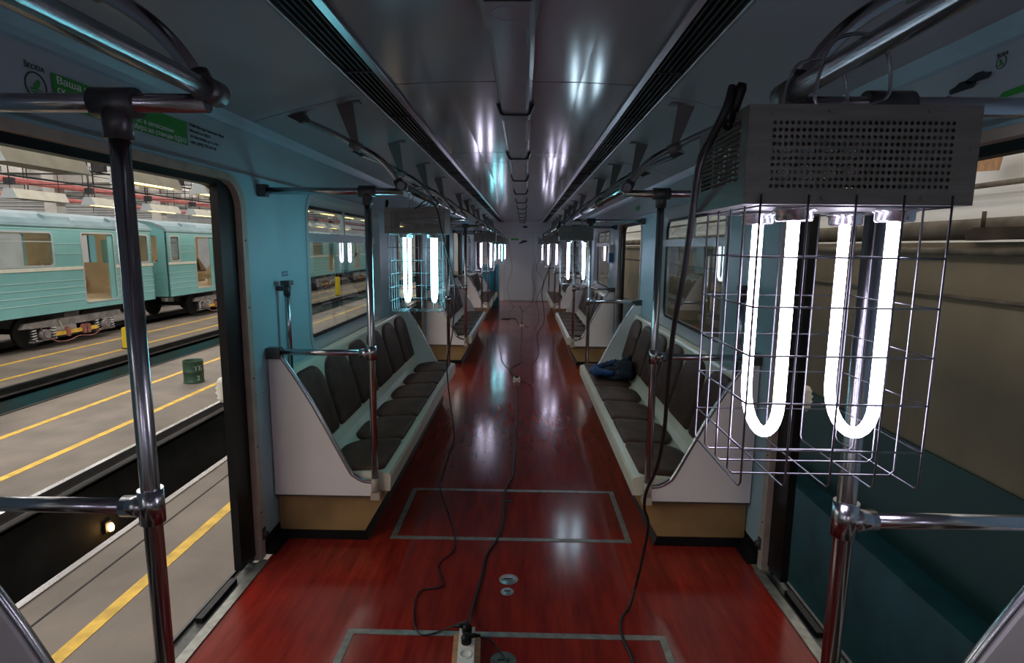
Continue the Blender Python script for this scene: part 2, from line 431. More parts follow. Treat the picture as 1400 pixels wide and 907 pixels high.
# ceiling: central plates, outer vault plates, end cap above
mb = MB()
ys = [Y0] + [2.70 + 1.95 * k for k in range(-2, 8)] + [YEND]; ys = sorted(y for y in ys if Y0 <= y <= YEND)
for a, b in zip(ys[:-1], ys[1:]):
    for s in (-1, 1): 
        prof = [(.0, 2.338), (.3, 2.335), (.563, 2.322), (.563, 2.36), (0, 2.37)]
        mb.prism(prof, a + .007, b - .007, lambda p, q, t: (s * p, t, q))
struct(mb.build('ceiling', M['ceil']))
mb = MB()
ys2 = [Y0] + [2.80 + 1.95 * k for k in range(-2, 8)] + [YEND]; ys2 = sorted(y for y in ys2 if Y0 <= y <= YEND)
for a, b in zip(ys2[:-1], ys2[1:]):
    for s in (-1, 1):
        prof = [(.692, 2.304), (.82, 2.282), (.95, 2.255), (1.08, 2.222), (1.18, 2.195), (1.245, 2.175), (1.30, 2.22), (1.0, 2.30), (.692, 2.34)]
        mb.prism(prof, a + .005, b - .005, lambda p, q, t: (s * p, t, q))
struct(mb.build('ceiling', M['ceil_o']))
mb = MB(); mb.box(-1.36, 1.36, Y0, YEND, 2.40, 2.46)
for s in (-1, 1): mb.box(s * 1.30, s * 1.36, Y0, YEND, 2.20, 2.41)
mb.box(-1.36, 1.36, Y0 - .05, Y0, 0, 2.46)
struct(mb.build('wall_back', M['band']))

# ventilation strips
for s, side in ((-1, 'left'), (1, 'right')):
    e = empty('ventilation_strip', (s * .628, 7, 2.3)); tag(e, 'long dark slatted air vent strip along the ceiling, %s of the central cover' % side, 'vent', 'ceiling air vents')
    y0, y1 = Y0 - 7, YEND - 7
    g = MB(); g.box(-.062, .062, y0, y1, .03, .036)
    for k in range(5): 
        x = -.045 + .0225 * k; g.box(x - .004, x + .004, y0, y1, .006, .03)
    yy = y0 + .3
    while yy < y1: g.box(-.06, .06, yy, yy + .012, .002, .03); yy += .82
    g.build('slat_grille', M['grille'], e)
    for sg_ in (-1, 1):
        f = MB(); f.prism([(sg_ * .062, .0), (sg_ * .066, -.004), (sg_ * .088, .004), (sg_ * .088, .012), (sg_ * .066, .036), (sg_ * .062, .036)], y0, y1)
        f.build('edge_strip', M['alu'], e)

# central cover with junction boxes
e = empty('ceiling_cover', (0, 7, 2.335)); tag(e, 'long boxed grey cover running down the middle of the ceiling', 'ceiling cover')
cc = MB(); 
cprof = [(-.085, .004), (-.068, -.042), (-.055, -.05), (.055, -.05), (.068, -.042), (.085, .004)]
cc.prism(cprof, Y0 - 7, YEND - 7); cc.build('cover_channel', M['ceil'], e)
for k in range(-1, 12):
    y = (1.90 if k == 0 else 3.22 + 1.52 * (k - 1)) - 7
    if y + 7 > YEND - .1: break
    wd = .20 if k in (0,) else .12
    if k == -1: continue
    b = MB(); sc = 1.16
    b.prism([(p[0] * sc, min(p[1] * sc - .001, .003)) for p in cprof], y - wd, y)
    if k == 0: b.ring((0, y - .12, -.0595), (0, 0, 1), .05, .0012, 24, 4)
    b.build('junction_cover', M['ceil'], e)
    b = MB(); b.prism([(p[0] * sc * 1.006, min(p[1] * sc * 1.01, .0035)) for p in cprof], y - wd - .004, y - wd - .001); b.build('joint_line', M['dark'], e)

# ---------------------------------------------------------------- benches
def pad(outline, t, fn, inset=.014):
    # soft cushion: outline in (u,v), height w
    n = len(outline); cx = sum(p[0] for p in outline) / n; cy = sum(p[1] for p in outline) / n
    rings = []
    for f, h in ((1., 0.), (1.0, t * .45), (.985, t * .78), (.95, t * .95), (.8, t * 1.05), (.4, t * 1.16)):
        rings.append([fn(cx + (p[0] - cx) * f, cy + (p[1] - cy) * f, h) for p in outline])
    vs = [q for R in rings for q in R] + [fn(cx, cy, t * 1.18)]
    fs = []
    for i in range(len(rings) - 1):
        for k in range(n): fs.append((i * n + k, i * n + (k + 1) % n, (i + 1) * n + (k + 1) % n, (i + 1) * n + k))
    L = len(vs) - 1; o = (len(rings) - 1) * n
    for k in range(n): fs.append((o + k, o + (k + 1) % n, L))
    m = MB().add(vs, fs, True); return m

def make_bench(s):
    e = empty('bench_seat', (s * W, 0, 0))
    def T(x, y, z): return (s * (x - W), y, z)
    sh = MB()
    prof = [(.655, .285), (.650, .365), (.658, .383), (.70, .392), (.98, .378), (1.03, .385), (1.065, .415), (1.085, .46), (1.205, .91), (1.215, .925), (1.268, .925), (1.268, .90), (1.235, .88), (1.11, .45), (1.08, .37), (1.268, .33), (1.268, .285)]
    prof = [(.655, .285), (.650, .365), (.658, .383), (.70, .392), (.98, .378), (1.03, .385), (1.065, .415), (1.085, .46), (1.205, .91), (1.215, .925), (1.268, .925), (1.268, .285)]
    sh.prism(prof, .028, BL - .028, lambda a, b, t: T(a, t, b))
    sh.build('seat_shell', M['cream'], e)
    n = 6; pt = (BL - .10) / n
    for i in range(n):
        yc = .05 + pt * (i + .5); hw = pt * .487
        o = rrect(.695, 1.025, yc - hw, yc + hw, [.15, .03, .03, .15], 7)
        pad(o, .030, lambda u, v, w: T(u, v, .392 - (u - .70) * .05 - .004 + w)).build('seat_cushion', M['cushion'], e)
        hb = pt * .462
        o = rrect(yc - hb, yc + hb, 0, .435, [.15, .15, .03, .03], 7)
        a = Vector((.258, .966)).normalized(); nrm = Vector((-.966, .258))
        pad(o, .032, lambda u, v, w: T(1.095 + a.x * v + nrm.x * (w - .004), u, .475 + a.y * v + nrm.y * (w - .004))).build('backrest_cushion', M['cushion'], e)
    # end panels
    pz = [(1.268, .267), (.74, .267), (.735, .342), (.79, .350), (.835, .375), (.865, .41), (1.04, .755), (1.205, 1.035), (1.225, 1.05), (1.268, 1.05)]
    for y in (0, BL):
        y0, y1 = (y - .008, y + .02) if y == 0 else (y - .02, y + .008)
        p = MB().prism(pz, y0, y1, lambda a, b, t: T(a, t, b)).build('end_panel', M['panelw'], e)
        path = bez([T(.735, y, .345), T(.79, y, .352), T(.835, y, .377), T(.866, y, .413), T(.95, y, .58), T(1.04, y, .757), T(1.13, y, .912), T(1.215, y, 1.045)], 4)
        MB().tube(path, .012, 8).build('edge_tube', M['chrome'], p)
        MB().box(s * (.745 - W), -s * .007, y0 - .002, y1 + .002, .262, .270).build('lower_edge_strip', M['fit'], p)
    kb = MB().prism([(.665, .284), (.80, .05), (1.268, .05), (1.268, .284)], .03, BL - .03, lambda a, b, t: T(a, t, b)).build('kick_board', M['tan'], e)
    MB().prism([(.795, .052), (.78, .002), (1.268, .002), (1.268, .052)], .022, BL - .022, lambda a, b, t: T(a, t, b)).build('skirting', M['black'], kb)
    return e

where = ['beside the camera, only its far end showing', 'nearest whole bench', 'second bench down the car', 'farthest bench by the end wall']
blabel = {
 (-1, 0): 'bench end panel with chrome edge tube at the near left corner beside the left doorway',
 (1, 0): 'bench end panel with chrome edge tube at the near right corner beside the right doorway',
 (-1, 1): 'nearest full left bench with six dark brown cushions under the first left window',
 (1, 1): 'nearest full right bench with dark brown cushions and a blue jacket lying on it',
 (-1, 2): 'second full bench along the left wall, beyond the second left doorway',
 (1, 2): 'second full bench along the right wall, beyond the second right doorway',
 (-1, 3): 'farthest left bench, next to the teal board by the end wall',
 (1, 3): 'farthest right bench, close to the white end wall'}
for s in (-1, 1):
    proto = None
    for k, y in enumerate(YB):
        if proto is None: proto = make_bench(s); o = proto
        else: o = copy_tree(proto)
        o.location.y = y; o.location.z = .0
        tag(o, blabel[(s, k)], 'bench', 'passenger benches along the car walls')

# ---------------------------------------------------------------- handrails
HP = [(1.05, 2.205), (.98, 2.182), (.907, 2.151), (.84, 2.118), (.773, 2.084), (.71, 2.052), (.655, 2.015), (.612, 1.972), (.582, 1.93), (.560, 1.893)]
def make_rail(s):
    e = empty('handrail', (s * PX, 0, .267))
    def T(x, y, z): return (s * (x - PX), y, z - .267)
    ya, yb = -.02, BL + .02
    MB().cyl(T(RX, ya - .03, 1.893), T(RX, yb + .03, 1.893), .0185, 16).build('long_rail', M['chrome'], e)
    for y in (0, BL):
        p = MB().cyl(T(PX, y, .267), T(PX, y, 1.868), .0185, 16).build('pole', M['chrome'], e)
        f = MB(); f.cyl(T(PX, y, 1.80), T(PX, y, 1.868), .026, 14); f.cyl(T(PX - .042, y, 1.868), T(PX + .042, y, 1.868), .028, 14)
        f.build('tee_fitting', M['fit'], p)
        f = MB(); f.cyl(T(PX, y, 1.015), T(PX, y, 1.09), .025, 14); f.cyl(T(PX, y, 1.05), T(PX + .06, y, 1.05), .023, 14)
        f.build('tee_fitting', M['chrome'], p)
        f = MB(); f.box(s * -.028, s * .02, y - .028, y + .028, -.012, .026); f.cyl(T(PX, y, .29), T(PX, y, .37), .022, 12)
        f.build('foot_socket', M['beige'], p)
        MB().cyl(T(RX, y, 1.868), T(W - .02, y, 1.868), .0175, 14).build('cross_bar', M['chrome'], e)
        f = MB(); f.box(s * (W - .045 - PX), s * (W - .002 - PX), y - .022, y + .022, 1.601 - .03, 1.601 + .03); f.build('wall_mount', M['fit'], e)
        MB().cyl(T(PX, y, 1.05), T(W - .03, y, 1.05), .0165, 14).build('arm_rail', M['chrome'], e)
        f = MB(); f.box(s * (W - .075 - PX), s * (W - .002 - PX), y - .024, y + .024, 1.05 - .267 - .035, 1.05 - .267 + .022); f.build('wall_mount', M['fit'], e)
    for j, y in enumerate((-.01, 1.03, 2.03, BL + .01)):
        h = MB().tube(bez([T(a, y, b) for a, b in HP], 3), .0165, 12).build('hanger_tube', M['chrome'], e)
        f = MB(); f.cyl(T(.575, y, 1.925), T(.556, y, 1.885), .024, 12); f.cyl(T(RX, y - .03, 1.893), T(RX, y + .03, 1.893), .0245, 14)
        f.build('clamp', M['fit'], h)
        f = MB(); f.prism([(1.10, 2.218), (1.02, 2.235), (1.00, 2.205), (1.03, 2.185)], y - .03, y + .03, lambda a, b, t: T(a, t, b))
        f.build('ceiling_mount', M['fit'], h)
        b = MB(); b.prism([(.862, 2.276), (.785, 2.288), (.762, 2.10), (.755, 2.072), (.785, 2.062), (.793, 2.10)], y - .012, y + .004, lambda a, b_, t: T(a, t, b_))
        b.box(s * (.745 - PX), s * (.895 - PX), y - .03, y + .025, 2.283 - .267, 2.291 - .267)
        b.cyl(T(.748, y, 2.071), T(.80, y, 2.097), .022, 12)
        b.build('hanger_bracket', M['brk'], e)
    return e
rlabel = {
 (-1, 0): 'chrome handrail frame at the near left, its pole in front of the left doorway',
 (1, 0): 'chrome handrail frame at the near right, its pole behind the big ultraviolet lamp',
 (-1, 1): 'chrome handrail frame over the nearest full left bench, pole at its near end',
 (1, 1): 'chrome handrail frame over the nearest full right bench, above the blue jacket',
 (-1, 2): 'chrome handrail frame over the second full left bench',
 (1, 2): 'chrome handrail frame over the second full right bench',
 (-1, 3): 'chrome handrail frame over the farthest left bench',
 (1, 3): 'chrome handrail frame over the farthest right bench'}
for s in (-1, 1):
    proto = None
    for k, y in enumerate(YB):
        if proto is None: proto = make_rail(s); o = proto
        else: o = copy_tree(proto)
        o.location.y = y
        tag(o, rlabel[(s, k)], 'handrail', 'chrome handrail frames over the benches')

# short upright grab tubes on the wall above the benches' near ends
for s, side in ((-1, 'left'), (1, 'right')):
    e = empty('grab_tube', (s * W, 3.06, .93)); tag(e, 'short upright chrome grab tube on the %s wall above the nearest full bench' % side, 'grab tube')
    MB().cyl((-s * .05, 0, -.02), (-s * .05, 0, .47), .014, 12).build('tube', M['chrome'], e)
    f = MB(); f.box(-s * .002, -s * .065, -.02, .02, .425, .45); f.box(-s * .028, -s * .075, -.03, .03, .455, .48); f.cyl((-s * .05, 0, .40), (-s * .05, 0, .45), .019, 10)
    f.build('wall_bracket', M['fit'], e)
st = MB().box(-.0005, .0015, -.04, .04, -.014, .014).build('wall_sticker', M['bluep'], None, (-W, 3.16, 1.442)); tag(st, 'tiny blue label stuck on the left wall above the grab tube', 'sticker')
text('lettering', '№ 0171', .018, (.002, -.034, -.006), LW, M['white'], st, width=.066)

# poster above left door
po = empty('advertising_poster', (-W + .0035, 1.55, 1.98)); tag(po, 'advert with green panel and winged round emblem above the nearest left doorway', 'poster')
def PL(a, b, t): return (t, a - 1.55, b - 1.98)
gp = MB().plate([(1.655, 1.984), (2.30, 1.984), (2.30, 2.073), (1.655, 2.073)], [], 0, .0012, PL).build('green_panel', M['green'], po)
text('lettering', 'Ваша новая', .028, (.0016, 1.668 - 1.55, .068), LW, M['white'], gp, width=.20)
text('lettering', 'ск', .028, (.0016, 1.668 - 1.55, .042), LW, M['white'], gp)
text('lettering', 'ас в автосалоне', .022, (.0016, 2.00 - 1.55, .034), LW, M['white'], gp, width=.21)
text('lettering', '. Мира на станции ВДНХ', .025, (.0016, 1.965 - 1.55, .010), LW, M['white'], gp, width=.325)
text('lettering', 'рс', .022, (.0016, 1.86 - 1.55, .030), LW, M['white'], gp)
text('address_lettering', 'ГЕМА Моторс Проспект Мира', .0155, (.0005, 2.318 - 1.55, .083), LW, M['ink'], po, width=.26)
text('address_lettering', 'Москва, м. ВДНХ', .0155, (.0005, 2.318 - 1.55, .062), LW, M['ink'], po, width=.15)
text('address_lettering', 'ул. Касаткина, д. 11, стр. 1', .0155, (.0005, 2.318 - 1.55, .041), LW, M['ink'], po, width=.22)
text('address_lettering', 'тел. (495) 775-77-78', .0165, (.0005, 2.318 - 1.55, .018), LW, M['ink'], po, width=.19)
text('brand_lettering', 'ŠKODA', .020, (.0005, 1.565 - 1.55, .083), LW, M['ink'], po, width=.066)
def emblem(parent, cy, cz, R, fn, suffix=''):
    m_ = MB()
    n = 40; out = [(cy + R * math.cos(2 * PI * i / n), cz + R * math.sin(2 * PI * i / n)) for i in range(n)]
    inn = [(cy + R * .90 * math.cos(2 * PI * i / n), cz + R * .90 * math.sin(2 * PI * i / n)) for i in range(n)]
    m_.plate(out, [inn], 0, .001, fn); em = m_.build('emblem_ring', M['ink'], parent)
    g_ = MB()
    arrow = [(-.62, -.30), (.60, -.30), (.60, -.22), (.10, -.18), (.28, .0), (.46, .38), (.36, .52), (.20, .60), (.26, .40), (.06, .50), (.10, .30), (-.06, .36), (.0, .18), (-.18, .22), (-.1, .0), (-.16, -.18), (-.34, -.14), (-.62, -.24)]
    g_.plate([(cy + R * p[0] * .95, cz + R * (p[1] * .95 - .05)) for p in arrow], [], 0, .001, fn)
    g_.plate([(cy + R * p[0], cz + R * p[1]) for p in ((-.55, -.42), (.60, -.42), (.5, -.52), (-.4, -.52))], [], 0, .001, fn)
    g_.build('winged_arrow', M['green'], em)
emblem(po, 1.598, 2.022, .036, PL)
pr_ = empty('advertising_poster', (W - .0035, 1.62, 1.98)); tag(pr_, 'advert with dark cluster of car pictures on the band above the right doorway', 'poster')
def PR(a, b, t): return (-t, a - 1.62, b - 1.98)
for (yy, zz, sc) in ((1.70, 2.052, .05), (1.76, 2.03, .042), (1.645, 2.063, .045)):
    o_ = [(-1, .0), (-.95, .22), (-.6, .30), (-.3, .58), (.25, .62), (.6, .36), (.95, .26), (1, .02), (.8, -.22), (-.8, -.25)]
    MB().plate([(yy + p[0] * sc, zz + p[1] * sc * .6) for p in o_], [], 0, .001, PR).build('car_picture', M['ink'], pr_)
MB().plate([(1.45, 1.99), (1.575, 1.99), (1.555, 2.005), (1.45, 2.01)], [], 0, .001, PR).build('green_panel', M['green'], pr_)
text('brand_lettering', 'ŠKODA', .012, (-.0005, 1.59 - 1.62, .118), RW, M['ink'], pr_, width=.036)
def PR2(a, b, t): return (-t, a - 1.62, b - 1.98)
emblem(pr_, 1.573, 2.083, .016, PR2)

# ---------------------------------------------------------------- lamps
def perf_plate(mb, u0, u1, v0, v1, nu, nv, m0, m1, t0, t1, fn, r, n=8):
    # sheet u0..u1 x v0..v1 with perforated field m0..m1 inside
    (a0, a1), (b0, b1) = m0, m1
    for (p, q, c, d) in ((u0, u1, v0, b0), (u0, u1, b1, v1), (u0, a0, b0, b1), (a1, u1, b0, b1)):
        for t in (t0, t1): mb.add([fn(p, c, t), fn(q, c, t), fn(q, d, t), fn(p, d, t)], [(0, 1, 2, 3)])
    du = (a1 - a0) / nu; dv = (b1 - b0) / nv
    for i in range(nu):
        for j in range(nv):
            x0 = a0 + du * i; y0 = b0 + dv * j; cx = x0 + du / 2; cy = y0 + dv / 2
            circ = [(cx + r * math.cos(2 * PI * k / n + PI / n), cy + r * math.sin(2 * PI * k / n + PI / n)) for k in range(n)]
            cor = [(x0 + du, y0 + dv), (x0, y0 + dv), (x0, y0), (x0 + du, y0)]
            for t in (t0, t1):
                vs = [fn(*p, t) for p in circ] + [fn(*p, t) for p in cor]
                fs = []
                for c in range(4):
                    k = c * 2
                    fs.append((k, k + 1, 8 + c)); fs.append((k + 1, (k + 2) % 8, 8 + (c + 1) % 4, 8 + c))
                mb.add(vs, fs)
            vs = [fn(*p, t0) for p in circ] + [fn(*p, t1) for p in circ]
            mb.add(vs, [(k, (k + 1) % n, n + (k + 1) % n, n + k) for k in range(n)], True)

def make_lamp():
    e = empty('ultraviolet_lamp', (0, 0, 0))
    hx0, hx1, hy0, hy1, hz = -.163, .163, -.115, .115, -.136
    front = MB(); perf_plate(front, hx0, hx1, hz, 0, 31, 10, (-.130, .128), (-.117, -.020), hy0, hy0 + .0015, lambda a, b, t: (a, t, b), .0030)
    H = front.build('perforated_front', M['steel'], e)
    back = MB(); perf_plate(back, hx0, hx1, hz, 0, 31, 10, (-.130, .128), (-.117, -.020), hy1 - .0015, hy1, lambda a, b, t: (a, t, b), .0030)
    back.build('perforated_back', M['steel'], e)
    top = MB(); top.box(hx0, hx1, hy0 + .002, hy1 - .002, -.0015, 0); top.box(.05, .105, -.03, .0, 0, .012); top.build('top_cover', M['steel'], e)
    sd = MB(); sd.plate([(hy0 + .0016, hz), (hy1 - .0016, hz), (hy1 - .0016, -.0016), (hy0 + .0016, -.0016)], [[(hy0 + .03, hz + .034), (hy1 - .02, hz + .034), (hy1 - .02, -.012), (hy0 + .03, -.012)]], hx0 + .0003, hx0 + .0018, lambda a, b, t: (t, a, b))
    sd.box(hx0 - .0002, hx0 + .0024, .028, .036, hz + .032, -.010)
    for k in range(12):
        z = -.100 + k * .0074; sd.prism([(hx0 + .0015, z), (hx0 - .003, z + .002), (hx0 - .003, z + .0032), (hx0 + .0015, z + .0046)], hy0 + .028, hy1 - .018)
    sd.build('louvred_side', M['steel'], e)
    MB().box(hx1 - .002, hx1 - .0005, hy0, hy1, hz, 0).build('side_sheet', M['steel'], e)
    bt = MB(); bt.box(hx0, hx1, hy0, hy1, hz - .002, hz)
    for (x, y, z) in ((-.13, hy0, -.012), (-.05, hy0, -.008), (.09, hy0, -.008), (-.05, hy0, -.128), (.09, hy0, -.128), (.152, hy0, -.06), (-.153, hy0, -.065)):
        bt.cyl((x, y - .002, z), (x, y + .001, z), .0035, 8)
    bt.build('base_plate', M['steel'], e)
    for x in (-.066, .086):
        for y in (-.065, .07):
            k = MB(); k.lathe([(.0, -.160), (.025, -.160), (.027, -.157), (.027, -.146), (.031, -.144), (.031, -.141), (.026, -.139), (.026, -.137), (0, -.137)], 20, (x, y, 0)); k.build('tube_socket', M['socket'], e)
        zb = -.523 + .0092 + .0675; pts = [(x, -.065, -.157), (x, -.065, zb)]
        for q in range(1, 12):
            a = PI + PI * q / 12; pts.append((x, .0025 + .0675 * math.cos(a), zb + .0675 * math.sin(a)))
        pts += [(x, .07, zb), (x, .07, -.157)]
        MB().tube(pts, .0092, 14).build('glowing_tube', M['tube'], e)
    # cage
    cg = MB(); r = .0016
    x0, x1, y0, y1 = -.142, .128, -.124, .110; zt, zb = -.125, -.566
    n4 = [x0 + (x1 - x0) * i / 4 for i in range(5)]; d4 = [y0 + (y1 - y0) * i / 4 for i in range(5)]
    for x in n4:
        pts = [(x, y0, zt), (x, y0, zb + .008), (x, y0 + .008, zb), (x, y1 - .008, zb), (x, y1, zb + .008), (x, y1, zt - .012)]
        cg.tube(pts, r, 6)
    for y in d4[1:-1]:
        pts = [(x0, y, zt - .012), (x0, y, zb + .008), (x0 + .008, y, zb), (x1 - .008, y, zb), (x1, y, zb + .008), (x1, y, zt - .012)]
        cg.tube(pts, r, 6)
    for k in range(6):
        z = -.141 - .073 * k
        cg.tube([(x0, y0, z), (x1, y0, z), (x1, y1, z), (x0, y1, z), (x0, y0, z)], r, 6)
    cg.build('wire_cage', M['wire'], e)
    for y in (-.055, .06):
        hk = MB(); pts = [(-.035, y, 0), (-.045, y, .03), (-.03, y, .095), (-.005, y, .112), (.03, y, .112), (.055, y, .09), (.065, y, .045), (.055, y, .02), (-.01, y, .002)]
        hk.tube(bez(pts, 4), .0028, 8); hk.build('hanging_hook', M['chrome'], e)
    cl = MB(); cl.tube([(hx0 - .004, -.052, -.012), (hx0 + .0, -.056, .012), (hx0 + .004, -.062, .034), (hx0 + .006, -.064, .042)], [.006, .008, .009, .006], 10); cl.cyl((hx0 - .01, -.052, -.02), (hx0 + .004, -.045, .005), .007, 8)
    cl.build('cable_plug', M['black'], e)
    return e
lamps = [((.535, .965), 'large ultraviolet lamp in wire cage hanging close to the camera on the right handrail'),
         ((-.535, 3.22), 'caged ultraviolet lamp over the nearest full left bench, in front of the window'),
         ((.56, 5.72), 'caged ultraviolet lamp over the far end of the nearest full right bench'),
         ((-.535, 8.75), 'caged ultraviolet lamp over the second full left bench'),
         ((.56, 10.5), 'caged ultraviolet lamp over the second full right bench, far down the car'),
         ((-.535, 12.95), 'caged ultraviolet lamp over the near end of the farthest left bench'),
         ((.56, 14.0), 'farthest ultraviolet lamp on the right side, near the end wall'),
         ((-.55, -.75), 'added unseen ultraviolet lamp behind the camera on the left handrail'),  # this and the next: unseen, added to light the near housing's front
         ((.55, -1.2), 'added unseen ultraviolet lamp behind the camera on the right handrail'),
         ((-.53, 14.9), 'farthest ultraviolet lamp on the left side, near the end wall')]
CYAN = {(-.535, 3.22), (.56, 5.72), (-.535, 12.95)}
proto = None
for (x, y), lab in lamps:
    o = make_lamp() if proto is None else copy_tree(proto)
    proto = proto or o
    if (x, y) in CYAN:
        for ch in o.children:
            if ch.name.startswith('glowing_tube'): ch.data = ch.data.copy(); ch.data.materials[0] = M['tubec' if x < 0 else 'tubem']
    o.location = (x, y, 1.806); tag(o, lab, 'lamp', 'ultraviolet lamps hung from the handrails')

# ---------------------------------------------------------------- cables
def cable(name, pts, r, label, m='cable'):
    p0 = Vector(pts[0]); o = MB().tube([p - p0 for p in bez(pts, 6)], r, 8).build(name, M[m], None, tuple(p0)); tag(o, label, 'cable'); return o
z = .006
cable('power_cable', [(.366, .91, 1.845), (.355, .90, 1.81), (.342, .92, 1.77), (.335, .95, 1.735), (.37, 1.10, 1.657), (.403, 1.25, 1.555), (.44, 1.45, 1.399), (.484, 1.65, 1.218), (.519, 1.8, 1.012), (.538, 1.95, .827), (.54, 2.1, .674), (.553, 2.18, .565), (.593, 2.27, .45), (.605, 2.40, .22), (.597, 2.49, z + .01), (.55, 2.37, z), (.495, 2.27, z), (.484, 2.15, z), (.50, 2.02, z), (.48, 1.8, z)], .0062,
      'thick black cable dropping from the big near right lamp to the floor')
cable('power_cable', [(-.53, 3.10, 1.80), (-.455, 3.05, 1.84), (-.41, 3.06, 1.80), (-.385, 3.05, 1.70), (-.361, 3.1, 1.568), (-.339, 3.2, 1.425), (-.337, 3.25, 1.322), (-.368, 3.35, 1.073), (-.413, 3.45, .892), (-.414, 3.55, .662), (-.395, 3.65, .36), (-.437, 3.7, .20), (-.49, 3.72, .02), (-.484, 3.6, z), (-.382, 3.237, z), (-.31, 2.967, z), (-.297, 2.821, z), (-.36, 2.665, z), (-.312, 2.497, z), (-.414, 2.442, z), (-.403, 2.252, z), (-.349, 2.148, z), (-.258, 2.175, .012), (-.20, 2.16, .05), (-.157, 2.146, .075)], .0036,
      'thin black cable from nearest left lamp looping over the floor to the power strip')
cable('floor_cable', [(-.150, 2.12, .075), (-.152, 2.20, .035), (-.156, 2.30, .012), (-.133, 2.57, z), (-.122, 2.759, z), (-.072, 2.953, z), (-.053, 3.135, z), (-.049, 3.585, z), (-.006, 3.81, z), (-.003, 3.978, z), (.001, 4.812, z), (-.006, 5.76, z), (-.014, 6.60, .02)], .0068,
      'thick black cable along mid floor from the near power strip to the white socket')
cable('floor_cable', [(-.019, 6.78, .02), (-.093, 7.228, z), (-.092, 7.452, z), (.03, 7.90, z), (.015, 8.76, z), (.034, 11.38, .02)], .0068, 'thick black cable on the floor between the two small white sockets')
cable('floor_cable', [(.02, 11.60, .02), (.028, 13.07, z), (.01, 14.4, z), (-.03, 15.34, z)], .006, 'black cable on the floor running from the far socket to the end wall')
cable('floor_cable', [(.0, 11.56, .02), (-.06, 12.0, z), (-.118, 12.655, z), (-.25, 12.72, z), (-.44, 12.62, z), (-.25, 12.55, z)], .007, 'black cable coiled on the floor near the second bench end')
cable('power_cable', [(-.41, 8.68, 1.80), (-.38, 8.7, 1.3), (-.42, 8.9, .7), (-.50, 9.6, .25), (-.46, 10.37, z), (-.30, 8.674, z), (-.236, 7.883, z), (-.112, 7.226, z), (-.03, 6.80, .02)], .004, 'thin black cable from the second left lamp to the floor socket')
cable('power_cable', [(.40, 5.66, 1.84), (.35, 5.75, 1.70), (.33, 5.8, 1.45), (.27, 6.0, 1.25), (.25, 6.1, 1.10), (.275, 6.15, .94), (.28, 6.2, .78), (.21, 6.3, .62), (.235, 6.35, .40), (.16, 6.4, .25), (.18, 6.43, .06), (.135, 6.55, z), (.06, 6.68, z), (.0, 6.72, .02)], .0045, 'black cable hanging from the middle right lamp down to the floor')
cable('power_cable', [(.40, 10.45, 1.82), (.35, 10.5, 1.4), (.28, 10.6, 1.2), (.42, 10.7, .95), (.30, 10.9, .6), (.36, 11.1, .3), (.30, 11.3, z), (.05, 11.45, .02)], .004, 'thin black cable hanging from the far right lamp over the second bench')
cable('power_cable', [(-.37, 14.9, 1.80), (-.30, 15.0, 1.35), (-.26, 15.0, 1.0), (-.38, 15.1, .6), (-.33, 15.2, .2), (-.2, 15.3, z), (-.03, 15.2, z)], .004, 'thin black cable hanging from the farthest left lamp')
cable('power_cable', [(.40, 13.95, 1.80), (.33, 14.1, 1.3), (.25, 14.2, .9), (.34, 14.3, .5), (.2, 14.5, .1), (.02, 14.4, z)], .004, 'thin black cable hanging from the farthest right lamp')

# power strip on a board
e = empty('power_strip', (-.155, 2.08, 0)); e.rotation_euler = (0, 0, .06); tag(e, 'white socket strip on a wooden board with two black plugs, on the near floor', 'power strip')
MB().prism([(-.055, .001), (.055, .001), (.055, .016), (-.055, .016)], -.16, .07).build('wooden_board', M['wood'], e)
b = MB(); b.prism([(-.034, .016), (.034, .016), (.031, .052), (-.031, .052)], -.15, .06); b.build('socket_block', M['whitep'], e)
b = MB()
for yy in (.03, -.035, -.10): b.lathe([(0, .0525), (.021, .0525), (.023, .056), (.025, .0525)], 20, (0, yy, 0))
b.build('socket_outlet', M['whitep'], e)
for yy, sx in ((.025, -1), (-.035, 1)):
    p = MB(); p.lathe([(0, .053), (.020, .053), (.021, .075), (.014, .088), (0, .09)], 18, (0, yy, 0)); p.tube([(0, yy, .078), (sx * .03, yy + .006, .079), (sx * .055, yy + .01, .074)], [.012, .009, .005], 10)
    p.build('plug', M['black'], e)
cable('power_cable', [(-.10, 2.052, .074), (-.06, 2.055, .06), (-.02, 2.04, .02), (.01, 2.0, z), (.03, 1.93, z), (.03, 1.8, z)], .0036, 'thin black cable from the near power strip over the round floor plate')
for (x, y, lab) in ((-.017, 6.70, 'small white extension socket on the floor in mid aisle, nearer one'), (.02, 11.49, 'small white extension socket on the floor in the far aisle')):
    e = empty('extension_socket', (x, y, 0)); tag(e, lab, 'socket')
    MB().prism([(-.045, .001), (.045, .001), (.04, .045), (-.04, .045)], -.06, .06).build('socket_body', M['whitep'], e)
    MB().lathe([(0, .046), (.022, .046), (.022, .066), (.0, .07)], 14, (0, 0, 0)).build('plug', M['black'], e)

